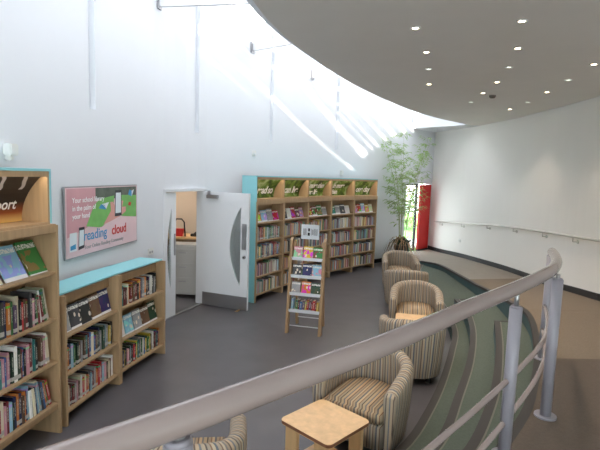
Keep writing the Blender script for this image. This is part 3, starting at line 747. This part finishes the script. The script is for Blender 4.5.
# low pair
lowJ = [(-2.075, 4.05), (-1.925, 4.95), (-1.70, 5.86)]
for i in range(2):
    p, rz, w, ML = frame_at(lowJ[i], lowJ[i+1])
    u = unit(p, rz, w-(.002), .30, [.84, .48, .13], 1.19, ['left bay of the low maple bookcases, beside the tall sport bookcase', 'right bay of the low maple bookcases, nearest the doorway'][i], 'low bookcases', pt=.028, ph=1.215, panels=(1, 1))
    b = MB(); b.box((.028, .10, 1.09), (w-.03, .12, 1.18), M_WOODD); b.build('top_rail', u)
    sd = ['left', 'right'][i]; g_ = 'books in the low bookcases'
    if i == 0:
        face_row(ML, [.04, .19, .35, .52, .68], .843, .045, [(.14, .22), (.15, .23), (.15, .23), (.15, .24), (.16, .25)], ['grey', 'charcoal', 'black', 'brown', 'navy'], 'on the top shelf of the left low bookcase', 'face-out books in the low bookcases', tilt=.22)
        spine_row(ML, .035, w-.04, .481, .03, .19, .25, 'on the middle shelf of the left low bookcase', g_, .018, .04)
        spine_row(ML, .035, w-.05, .131, .03, .18, .23, 'on the bottom shelf of the left low bookcase', g_, .018, .034, pal=[p for p in PAL if p[0] in ('cream', 'dark red', 'red', 'white', 'grey', 'charcoal', 'orange', 'pink', 'brown', 'light blue')])
    else:
        spine_row(ML, .035, w-.09, .841, .03, .18, .24, 'on the top shelf of the right low bookcase', g_, .02, .045, pal=[p for p in PAL if p[0] in ('cream', 'black', 'navy', 'white', 'teal', 'brown', 'orange', 'dark red', 'light blue', 'grey')])
        face_row(ML, [.04, .2, .37, .54, .70], .483, .045, [(.14, .22), (.15, .22), (.15, .23), (.15, .22), (.15, .24)], ['white', 'light blue', 'grey', 'brown', 'dark green'], 'on the middle shelf of the right low bookcase', 'face-out books in the low bookcases', tilt=.22)
        spine_row(ML, .035, w-.04, .131, .03, .18, .24, 'on the bottom shelf of the right low bookcase', g_, .018, .034)
_q = []
for a_, c_ in zip(lowJ, lowJ[1:]):
    P_, r_, l_, M_ = frame_at(a_, c_); _q.append((M_, l_))
F_ = [_q[0][0] @ Vector((0.0, .03, 0)), _q[1][0] @ Vector((0, .03, 0)), _q[1][0] @ Vector((_q[1][1]-.002, .03, 0))]
K_ = [_q[1][0] @ Vector((_q[1][1]-.002, .35, 0)), _q[1][0] @ Vector((0, .35, 0)), _q[0][0] @ Vector((0.0, .35, 0))]
b = MB(); b.prism([(v.x, v.y) for v in F_+K_], 1.216, 1.232, M_BLUE); tag(b.build('worktop'), 'long pale turquoise board on top of the low bookcases under the poster', 'worktop')
# ladder display stand
lx, ly = .14, 6.95; la = math.atan2(-.12, .50)
ld_ = empty('display_stand', (lx, ly, 0), la, 'maple ladder display stand with white shelves in the middle of the dark floor', 'display stand')
for sx in (-1, 1):
    b = MB(); x = sx*.25
    b.prism([(-.22, 0), (-.12, 0), (.045, 1.36), (.0, 1.42), (-.055, 1.38)], x-.02, x+.02, M_WOODD, axis='x'); b.build('front_leg', ld_)
    b = MB(); b.prism([(.34, 0), (.27, 0), (.0, 1.3), (.03, 1.36), (.07, 1.3)], x-.018+sx*-.04, x+.018+sx*-.04, M_WOODD, axis='x'); b.build('rear_leg', ld_)
M_ACR = mat('white_steel_shelf', srgb(214, 218, 222), .35)
LL = []
for z in (1.10, .84, .58, .33):
    yo = -.17+.165*(z/1.36)
    b = MB(); b.box((-.235, yo-.045, z-.012), (.235, yo+.13, z), M_ACR).box((-.235, yo-.05, z-.012), (.235, yo-.045, z+.035), M_ACR); b.build('shelf', ld_); LL.append((z, yo))
b = MB(); b.cyl((-.22, -.13, .1), (.22, -.13, .1), .008, M_ACR, 8); b.cyl((-.22, .27, .12), (.22, .27, .12), .008, M_ACR, 8); b.build('cross_bar', ld_)
sg = MB(); sg.box((-.12, -.0, 1.40), (.15, .012, 1.62), M_ACR, .003); s_o = sg.build('sign_holder', ld_)
sg = MB()
for x, w_, z0, z1, m in ((-.09, .018, 1.46, 1.56, M_STEEL), (-.065, .008, 1.46, 1.56, M_DARK), (-.045, .008, 1.46, 1.56, M_STEEL), (-.02, .032, 1.455, 1.50, M_DARK), (-.015, .026, 1.52, 1.565, M_DARK), (.03, .008, 1.46, 1.56, M_STEEL), (.045, .022, 1.47, 1.55, M_STEEL), (.075, .006, 1.46, 1.56, M_DARK), (.09, .014, 1.46, 1.56, M_STEEL), (.115, .008, 1.46, 1.56, M_DARK)):
    sg.box((x, -.004, z0), (x+w_, -.001, z1), m)
sg.build('sign_print', s_o)
b = MB(); b.cyl((.015, .006, 1.28), (.015, .006, 1.41), .008, M_STEEL, 8); b.build('sign_stem', ld_)
MD = Matrix.Translation((lx, ly, 0)) @ Matrix.Rotation(la, 4, 'Z')
cols = [['pink', 'yellow', 'green'], ['charcoal', 'navy', 'light blue'], ['grey', 'orange', 'dark green']]
for k, (wh) in enumerate(('on the top shelf of the ladder display stand', 'on the second shelf of the ladder display stand', 'on the third shelf of the ladder display stand')):
    z, yo = LL[k]
    face_row(MD, [-.215, -.065, .085], z+.001, yo-.03, [(.13, .19), (.14, .2), (.14, .19)], cols[k], wh, 'face-out books on the display stand', tilt=.25)
z, yo = LL[3]
spine_row(MD, -.21, .22, z+.001, yo-.03, .15, .19, 'on the lowest shelf of the ladder display stand', 'spines on the display stand', .022, .04, pal=[p for p in PAL if p[0] in ('green', 'dark red', 'red', 'blue', 'purple', 'light blue', 'yellow', 'orange', 'brown')], lean=.06, dep=(.1, .12))
# books of the far run: nearest bays as individuals, the rest one mass
for i, (M, w) in enumerate(far_books):
    n = len(face_cols[i]); st = (w-.14)/n
    face_row(M, [.06+st*k+.01 for k in range(n)], LEV[0]+.002, .045, [(st*.93, .2+.02*((k*7) % 3)) for k in range(n)], face_cols[i], 'on the top shelf under the "%s" sign' % SIGN[i], 'face-out books on the far wall', tilt=.28)
def nbooks(): return sum(1 for o in bpy.data.objects if o.name.startswith('book') and o.type == 'MESH')
mass = []
for i, (M, w) in enumerate(far_books):
    for r in range(4):
        room = 300-nbooks()
        indiv = room > 30
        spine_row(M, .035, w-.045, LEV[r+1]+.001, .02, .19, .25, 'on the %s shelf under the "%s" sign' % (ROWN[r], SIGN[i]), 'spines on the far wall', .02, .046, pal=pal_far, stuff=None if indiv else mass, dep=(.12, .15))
mb = MB(); cl = mb.bm.loops.layers.float_color.new('Col')
for Mx, (t, d, h), rgb in mass:
    n0 = len(mb.bm.faces)
    mb.box((0, 0, 0), (t, d, h), M_COVERA, rot=Mx)
    mb.bm.faces.ensure_lookup_table()
    for f in mb.bm.faces[n0:]:
        top = f.calc_center_median().z
        for l in f.loops: l[cl] = (*rgb, 1)
tag(mb.build('books'), 'multicoloured book spines filling the remaining shelves of the farther bays on the far wall', 'books', None, 'stuff')
print('BOOKS', nbooks(), len(mass))

# ------------------------------------------------------------------ poster
s1 = LW.near((-2.42, 4.73)); s2 = LW.near((-2.2, 6.27)); a = LW.at(s1); c = LW.at(s2); d = c-a; PWd = d.length; rz = math.atan2(d.y, d.x)
nn = Vector((d.y, -d.x)).normalized()
po = empty('poster', (a.x+nn.x*.03, a.y+nn.y*.03, 1.395), rz, 'wide pink and green poster reading "reading cloud" on the wall above the low shelves', 'poster')
PH = .755
b = MB(); b.box((0, -.0, 0), (PWd, .018, PH), M_STEEL)
M_PP = mat('poster_pale_pink', srgb(232, 200, 204), .4, noise=(3, .05)); b.box((.012, -.003, .012), (PWd-.012, -.0, PH-.012), M_PP); b.build('panel', po)
def blob(m, poly, y):
    bb.prism([(x*PWd, z*PH) for x, z in poly], y, y+.001, m, axis='y')
bb = MB()
M_G = mat('poster_green', srgb(120, 184, 96), .5, noise=(8, .1)); M_PK = mat('poster_pink', srgb(214, 160, 166), .5, noise=(3, .1)); M_DK = mat('poster_dark_foliage', srgb(92, 100, 88), .5, noise=(8, .3)); M_SK = mat('poster_skin', srgb(222, 160, 150), .5)
M_PB = mat('poster_blue', srgb(60, 150, 200), .5); M_PR = mat('poster_red', srgb(206, 60, 56), .5); M_PHONE = mat('poster_phone', srgb(44, 44, 50), .4); M_SCR = mat('poster_phone_screen', srgb(226, 232, 236), .4)
blob(M_PK, [(.02, .3), (.25, .4), (.28, .97), (.02, .97)], -.0045)
blob(M_PK, [(.25, .4), (.38, .62), (.36, .97), (.28, .97)], -.0046)
blob(M_DK, [(.36, .8), (.98, .78), (.98, .97), (.36, .97)], -.005)
blob(M_G, [(.24, .42), (.44, .36), (.6, .5), (.62, .84), (.42, .8), (.34, .72)], -.0055)
blob(M_G, [(.68, .5), (.98, .44), (.98, .82), (.7, .84)], -.0055)
blob(M_PP, [(.2, .38), (.44, .37), (.55, .46), (.72, .5), (.8, .46), (.98, .44), (.98, .02), (.02, .02), (.02, .3)], -.006)
blob(M_SK, [(.46, .4), (.58, .44), (.72, .5), (.8, .56), (.8, .64), (.74, .64), (.76, .74), (.72, .75), (.66, .6), (.6, .74), (.56, .74), (.57, .6)], -.0065)
blob(M_PHONE, [(.625, .5), (.73, .5), (.73, .92), (.635, .92)], -.0075); blob(M_SCR, [(.635, .55), (.72, .55), (.72, .88), (.643, .88)], -.008)
blob(M_PHONE, [(.14, .1), (.21, .12), (.215, .42), (.15, .42)], -.0075); blob(M_SCR, [(.147, .15), (.203, .16), (.207, .38), (.155, .38)], -.008)
blob(M_SCR, [(.04, .1), (.12, .1), (.125, .36), (.045, .36)], -.0075); blob(M_PB, [(.05, .12), (.11, .13), (.11, .2), (.05, .18)], -.008)
blob(M_PB, [(.4, .66), (.5, .63), (.48, .7), (.43, .72)], -.007); blob(M_SCR, [(.44, .72), (.5, .64), (.54, .74)], -.007)
blob(M_PB, [(.84, .84), (.9, .8), (.9, .9), (.86, .92)], -.007); blob(M_SCR, [(.9, .8), (.94, .92), (.9, .9)], -.007); blob(M_PR, [(.84, .66), (.88, .64), (.89, .7), (.85, .71)], -.007)
bb.build('printed_picture', po)
RX = (PI/2, 0, 0)
t = text('reading', .16, M_PB, 'lettering', po, (.20*PWd, -.009, .165), RX, .0008, .001); t['label'] = 'blue lettering reading "reading"'
t = text('cloud', .16, M_PR, 'lettering', po, (.575*PWd, -.009, .165), RX, .0008, .003); t['label'] = 'red lettering reading "cloud"'
t = text('Your Online Reading Community', .062, M_STEEL, 'lettering', po, (.21*PWd, -.009, .07), RX, .0008, 0.0)
for k, s in enumerate(('Your school library', 'in the palm of', 'your hand')):
    t = text(s, .078, M_LETTER, 'lettering', po, (.075*PWd, -.009, .585-.085*k), RX, .0008, .0008); t['label'] = 'white lettering'

# ------------------------------------------------------------------ armchairs
def rounded(w, d, r, n=5):
    out = []
    for cx, cy, a0 in ((w-r, d-r, 0), (-w+r, d-r, 90), (-w+r, -d+r, 180), (w-r, -d+r, 270)):
        for k in range(n+1): a = math.radians(a0+90*k/n); out.append((cx+r*math.cos(a), cy+r*math.sin(a)))
    return out
def make_armchair():
    R = .385; th = .11; zb = .09; n = 40
    # plan of the shell centre line: arm front -> round back -> arm front   (front is -y)
    rc = R-th/2; P = Path([(-rc, -.31), (-rc, -.16), (-rc, 0.0), (-rc*.93, .15), (-rc*.70, .265), (-rc*.36, .325), (0, .34), (rc*.36, .325), (rc*.70, .265), (rc*.93, .15), (rc, 0.0), (rc, -.16), (rc, -.31)], 6)
    mb = MB(); rings = []
    for k in range(n+1):
        s = P.len*k/n; p = P.at(s); t = P.dir(s); nn = Vector((-t.y, t.x))     # nn points outward?
        if nn.dot(p - Vector((0, -.05))) < 0: nn = -nn
        u = abs(2*k/n-1)          # 1 at arm fronts
        h = .765 - .15*(max(0, u-.12)/.88)**1.15
        prof = []
        ht = th/2*(1-.0*u)
        prof.append((ht-.035, zb)); prof.append((ht-.012, .3)); prof.append((ht+.006, h-.14)); 
        for q in range(7):
            a = math.radians(-10+200*q/6); prof.append((ht*1.08*math.cos(a), h-ht+ht*1.0*math.sin(a)))
        prof.append((-ht+.008, h-.16)); prof.append((-ht+.02, .33)); prof.append((-ht+.02, zb))
        rings.append(([mb.bm.verts.new((p.x+nn.x*o, p.y+nn.y*o, z)) for o, z in prof], s))
    i = mb.mi(M_STR)
    for (a, sa), (b, sb) in zip(rings, rings[1:]):
        for j in range(len(a)-1):
            f = mb.bm.faces.new([a[j], b[j], b[j+1], a[j+1]]); f.material_index = i; f.smooth = True
            for l in f.loops:
                l[mb.uv].uv = (sa if l.vert in a else sb, l.vert.co.z)
    for R_, s in (rings[0], rings[-1]):   # rounded arm fronts
        c = [v.co.copy() for v in R_]; cen = sum(c, Vector())/len(c)
        f1 = [mb.bm.verts.new((cen + (q-cen)*.86) + Vector((0, -.028, 0))) for q in c]
        for j in range(len(c)-1):
            f = mb.bm.faces.new([R_[j], R_[j+1], f1[j+1], f1[j]]); f.material_index = i; f.smooth = True
            for l in f.loops: l[mb.uv].uv = (l.vert.co.x, l.vert.co.z)
        f = mb.bm.faces.new(f1); f.material_index = i
        for l in f.loops: l[mb.uv].uv = (l.vert.co.x, l.vert.co.z)
    root = empty('armchair')
    mb.build('tub_back', root)
    def pad(poly, z0, z1, bev, m, name):
        b = MB(); b.prism(poly, z0, z1, m, bev)
        for f in b.bm.faces:
            f.smooth = True
            for l in f.loops:
                c = l.vert.co; l[b.uv].uv = (c.x+.02, c.z)
        return b.build(name, root)
    si = R-th-.004
    poly = [(-si, -.335), (si, -.335), (si, .02), (si*.9, .14), (si*.66, .22), (si*.33, .258), (0, .27), (-si*.33, .258), (-si*.66, .22), (-si*.9, .14), (-si, .02)]
    pad(poly, .30, .445, .035, M_STRS, 'seat_cushion')
    pad([(x*1.0, y*.985+.01) for x, y in poly], .09, .298, .006, M_STR, 'seat_base')
    for sx in (-1, 1):
        for y in (-.24, .2):
            b = MB(); b.prism(rounded(.03, .03, .01, 2), 0, .092, M_DARK); b.build('foot', root, (sx*(.24 if y < 0 else .2), y, 0))
    return root
proto = make_armchair()
def copy_tree(o, parent=None):
    c = o.copy(); COL.objects.link(c); c.parent = parent
    for ch in list(o.children): 
        if ch is not c: copy_tree(ch, c)
    return c
chairs = [(-.69, 2.90, (-.12, 1.0), 'striped tub armchair cut by the bottom edge, nearest the viewer under the big handrail'),
          (.66, 4.08, (-.52, -.85), 'striped tub armchair facing the nearest coffee table, its seat in full view'),
          (1.39, 5.50, (.16, .98), 'striped tub armchair seen from behind, right under the handrail, darkest of the row'),
          (1.79, 6.95, (-.22, -.97), 'striped tub armchair facing the viewer behind the second coffee table'),
          (1.97, 8.42, (.12, .99), 'striped tub armchair turned away from the viewer, in front of the farthest armchair'),
          (2.18, 9.98, (-.1, -.99), 'farthest pale striped tub armchair facing the viewer, below the potted bamboo')]
for i, (x, y, f, lab) in enumerate(chairs):
    o = proto if i == 0 else copy_tree(proto)
    o.location = (x, y, 0); o.rotation_euler = (0, 0, math.atan2(f[0], -f[1])); tag(o, lab, 'armchair', 'tub armchairs beside the curved steps')
# coffee tables
def make_table():
    r = empty('coffee_table')
    b = MB(); b.prism(rounded(.255, .255, .045, 5), .42, .45, M_TABLE, .003, mside=M_TABEDGE); b.build('table_top', r)
    for sx in (-1, 1):
        for sy in (-1, 1):
            b = MB(); b.box((sx*.21-.018, sy*.15-.06, 0), (sx*.21+.018, sy*.15+.06, .42), M_TABLE, .003); b.build('leg', r)
    b = MB(); b.box((-.19, -.2, .10), (.19, .2, .12), M_TABLE, .002); b.build('lower_shelf', r)
    return r
t1 = make_table(); t2 = copy_tree(t1)
t1.location = (.25, 3.50, 0); t1.rotation_euler = (0, 0, math.radians(46)); tag(t1, 'small square maple coffee table at the bottom edge, nearest the viewer', 'coffee table', 'coffee tables between the armchairs')
t2.location = (1.60, 6.22, 0); t2.rotation_euler = (0, 0, math.radians(78)); tag(t2, 'small maple coffee table mostly hidden between the middle pair of armchairs', 'coffee table', 'coffee tables between the armchairs')

# ------------------------------------------------------------------ balustrade
bl = empty('balustrade', (1.31, 2.75, .66), 0, 'curved balustrade with thick cream handrail and silver posts in the foreground', 'balustrade')
def rel(p): return (p[0]-1.31, p[1]-2.75, p[2]-.66)
top = spline([Vector(p) for p in [(-1.1, .42, 1.735), (-.8, .62, 1.735), (-.54, .87, 1.735), (-.40, 1.0, 1.735), (-.20, 1.185, 1.735), (-.07, 1.31, 1.735), (.08, 1.45, 1.735), (.27, 1.63, 1.735), (.51, 1.88, 1.735), (.84, 2.24, 1.735), (1.09, 2.50, 1.735), (1.31, 2.735, 1.735), (1.55, 3.0, 1.735), (1.80, 3.3, 1.735), (2.03, 3.66, 1.73), (2.23, 4.05, 1.72), (2.37, 4.36, 1.713)]], 8)
b = MB(); b.tube([rel(p) for p in top], .041, M_RAIL, 24); b.build('handrail', bl)
top2 = [Vector((p.x, p.y)) for p in top]; TP = Path([tuple(p) for p in top2][::4] + [tuple(top2[-1])], 4)
def midrail(z0, z1):
    pts = []
    for k in range(50):
        p = TP.at(TP.len*k/49); t = min(1, max(0, (p.y-2.3)/1.0)); z = z0+(z1-z0)*t
        pts.append(rel((p.x-.02, p.y+.01, z)))
    return pts
for z0, z1 in ((1.12, 1.19), (.82, .96)):
    b = MB(); b.tube(midrail(z0, z1), .017, M_RAIL, 12); b.build('mid_rail', bl)
for x, y, zt, ss in ((-.285, 1.105, 1.68, .02), (1.31, 2.75, 1.605, .014), (1.835, 3.27, 1.675, .014), (2.385, 4.40, 1.67, .014)):
    b = MB(); b.cyl(rel((x, y, .66)), rel((x, y, zt)), .037, M_POST, 24); b.cyl(rel((x, y, zt)), rel((x, y, zt+.012)), .037, M_POST, 24, .028)
    po_ = b.build('post', bl)
    b = MB(); b.cyl(rel((x, y, .66)), rel((x, y, .674)), .075, M_POST, 28); b.build('base_flange', po_)
    b = MB(); b.cyl(rel((x, y, zt)), rel((x, y, 1.715)), ss, M_STEEL, 12); b.build('stem', po_)

# ------------------------------------------------------------------ potted bamboo with fern-like fronds
px, py, pz = 2.80, 12.75, .235
pb = empty('potted_bamboo', (px, py, pz-.0), 0, 'tall airy bamboo with drooping fronds in a dark pot by the entrance', 'plant')
b = MB(); b.lathe([(.13, 0), (.17, .04), (.2, .2), (.2, .3), (.18, .32), (.17, .28)], mat('dark_pot_glaze', srgb(58, 54, 50), .5), 24); b.build('pot', pb)
M_LEAF = mat('bamboo_leaf', srgb(160, 190, 120), .6, noise=(9, .2)); M_CULM = mat('bamboo_culm', srgb(150, 160, 96), .5)
M_DRY = mat('dry_frond', srgb(150, 122, 92), .8, noise=(9, .2)); M_DKL = mat('dark_frond', srgb(58, 78, 62), .7, noise=(9, .2))
rnd = random.Random(5)
stems = MB(); leaves = MB()
def leafq(mb, p, d, L, w, m):
    d = d.normalized(); s = d.cross(Vector((rnd.uniform(-1, 1), rnd.uniform(-1, 1), 1))).normalized()*w
    mid = p+d*L*.45; tip = p+d*L+Vector((0, 0, -L*.25))
    mb.face([tuple(p), tuple(mid+s), tuple(tip), tuple(mid-s)], m)
for k in range(8):
    a = rnd.uniform(0, 2*PI); h = rnd.uniform(1.9, 3.2) if k else 3.25; lean_ = rnd.uniform(.1, .65) if k else .1
    base = Vector((.08*math.cos(a), .08*math.sin(a), .28)); pts = []
    for q in range(9):
        t = q/8; pts.append(base+Vector((math.cos(a)*lean_*t*t, math.sin(a)*lean_*t*t*.6, h*t-.28*t)))
    stems.tube(pts, .01, M_CULM, 6, radii=[.007*(1-.7*q/8) for q in range(9)])
    for q in range(3, 9):
        for r_ in range(5):
            aa = rnd.uniform(0, 2*PI); bl_ = rnd.uniform(.2, .6)*(1.1-.5*q/8); d = Vector((math.cos(aa), math.sin(aa), rnd.uniform(.1, .7))).normalized()
            p0 = pts[q]+Vector((0, 0, rnd.uniform(-.15, .1))); p1 = p0+d*bl_
            stems.tube([p0, (p0+p1)/2+Vector((0, 0, .01)), p1], .002, M_CULM, 4)
            for l_ in range(8):
                f = .25+.75*l_/7; ld = Vector((d.x+rnd.uniform(-.8, .8), d.y+rnd.uniform(-.8, .8), rnd.uniform(-.5, .35)))
                leafq(leaves, p0+d*bl_*f, ld, rnd.uniform(.09, .16), rnd.uniform(.010, .015), M_LEAF)
for mb_ in (stems, leaves):
    for v in mb_.bm.verts:
        d_ = (v.co.x+px-(v.co.y+py)+10.68)/1.4142
        if d_ < .07: v.co.x += (.07-d_)*.7071; v.co.y -= (.07-d_)*.7071
stems.build('stems', pb); leaves.build('foliage', pb, fix=False)
fr_ = MB()
for k in range(46):
    a = 2*PI*k/46+rnd.uniform(-.1, .1); Lr = rnd.uniform(.45, .66); m = M_DRY if k % 4 != 0 else M_DKL; hh = rnd.uniform(.1, .28)
    prev = None
    for q in range(7):
        t = q/6; p = Vector((math.cos(a)*Lr*t, math.sin(a)*Lr*t, .3+hh*math.sin(PI*min(1, t*1.15))*1.1-.28*t*t)); s = Vector((-math.sin(a), math.cos(a), 0))*(.02*(1-t)+.004)
        cur = (p+s, p-s)
        if prev: fr_.face([tuple(prev[0]), tuple(prev[1]), tuple(cur[1]), tuple(cur[0])], m)
        prev = cur
for k in range(160):
    a = rnd.uniform(0, 2*PI); leafq(fr_, Vector((rnd.uniform(-.14, .14), rnd.uniform(-.14, .14), .3)), Vector((math.cos(a), math.sin(a), rnd.uniform(.6, 2.2))), rnd.uniform(.18, .34), .014, M_DKL)
for v in fr_.bm.verts:
    d_ = (v.co.x+px-(v.co.y+py)+10.68)/1.4142
    if d_ < .07: v.co.x += (.07-d_)*.7071; v.co.y -= (.07-d_)*.7071
f_ = fr_.build('fronds', pb, fix=False); f_['label'] = 'dry brown and dark green fronds'

# shrubs outside the glazed door
for k, (x, y, h, m, lab) in enumerate(((4.3, 21.0, 1.5, M_HEDGE, 'sunlit green shrub outside, seen through the entrance glass'), (5.2, 24.5, 2.6, mat('blossom_shrub_leaves', srgb(226, 190, 160), .9, noise=(10, .3)), 'pinkish blossoming shrub farther away outside the entrance glass'))):
    b = MB(); r2 = random.Random(k)
    for q in range(900):
        a, bb_ = r2.uniform(0, 2*PI), r2.uniform(0, 1); R_ = h*.7*math.sqrt(r2.random()); z = r2.uniform(.05, h)
        p = Vector((math.cos(a)*R_, math.sin(a)*R_, z)); d = Vector((r2.uniform(-1, 1), r2.uniform(-1, 1), r2.uniform(-.3, 1))).normalized(); s = d.cross(Vector((0, 0, 1)))*.06
        b.face([tuple(p), tuple(p+d*.09+s), tuple(p+d*.2), tuple(p+d*.09-s)], m)
    b.tube([(0, 0, 0), (0, 0, h*.6)], .04, M_CULM, 6)
    tag(b.build('shrub', loc=(x, y, .14), fix=False), lab, 'shrub')

# ------------------------------------------------------------------ light
w = bpy.data.worlds.new('sky'); SC.world = w; w.use_nodes = True
bg = w.node_tree.nodes['Background']; bg.inputs['Color'].default_value = (.96, .97, 1.0, 1); bg.inputs['Strength'].default_value = 8.8
sl = bpy.data.lights.new('sun', 'SUN'); so_ = bpy.data.objects.new('sun', sl); COL.objects.link(so_); sl.energy = 22; sl.angle = math.radians(1.2); sl.color = (1, .96, .88)
sd = Vector((.40, 2.03, -1.0)).normalized(); so_.rotation_euler = sd.to_track_quat('-Z', 'Y').to_euler()
ol = bpy.data.lights.new('office_lamp', 'AREA'); ol.shape = 'RECTANGLE'; ol.size = 1.2; ol.size_y = .3; ol.energy = 16; ol.color = (1, .86, .68)
oo = empty('ceiling_panel_light', (-2.9, 9.2, 2.6), 0, 'lit ceiling panel inside the office behind the doorway', 'ceiling light')
b = MB(); b.box((-.6, -.15, -.03), (.6, .15, 0), mat('office_panel', (1, .95, .85), .5, emit=(1, .86, .68, 3))); b.build('diffuser', oo)
o = bpy.data.objects.new('lamp', ol); COL.objects.link(o); o.parent = oo; o.location = (0, 0, -.04)

vs = SC.view_settings; vs.view_transform = 'Standard'; vs.look = 'None'; vs.gamma = 1; vs.use_curve_mapping = False; vs.exposure = 0.16
SC.cycles.use_denoising = True
SC.cycles.max_bounces = 10; SC.cycles.diffuse_bounces = 6; SC.cycles.transparent_max_bounces = 12; SC.cycles.caustics_reflective = False; SC.cycles.caustics_refractive = False; SC.cycles.sample_clamp_indirect = 6
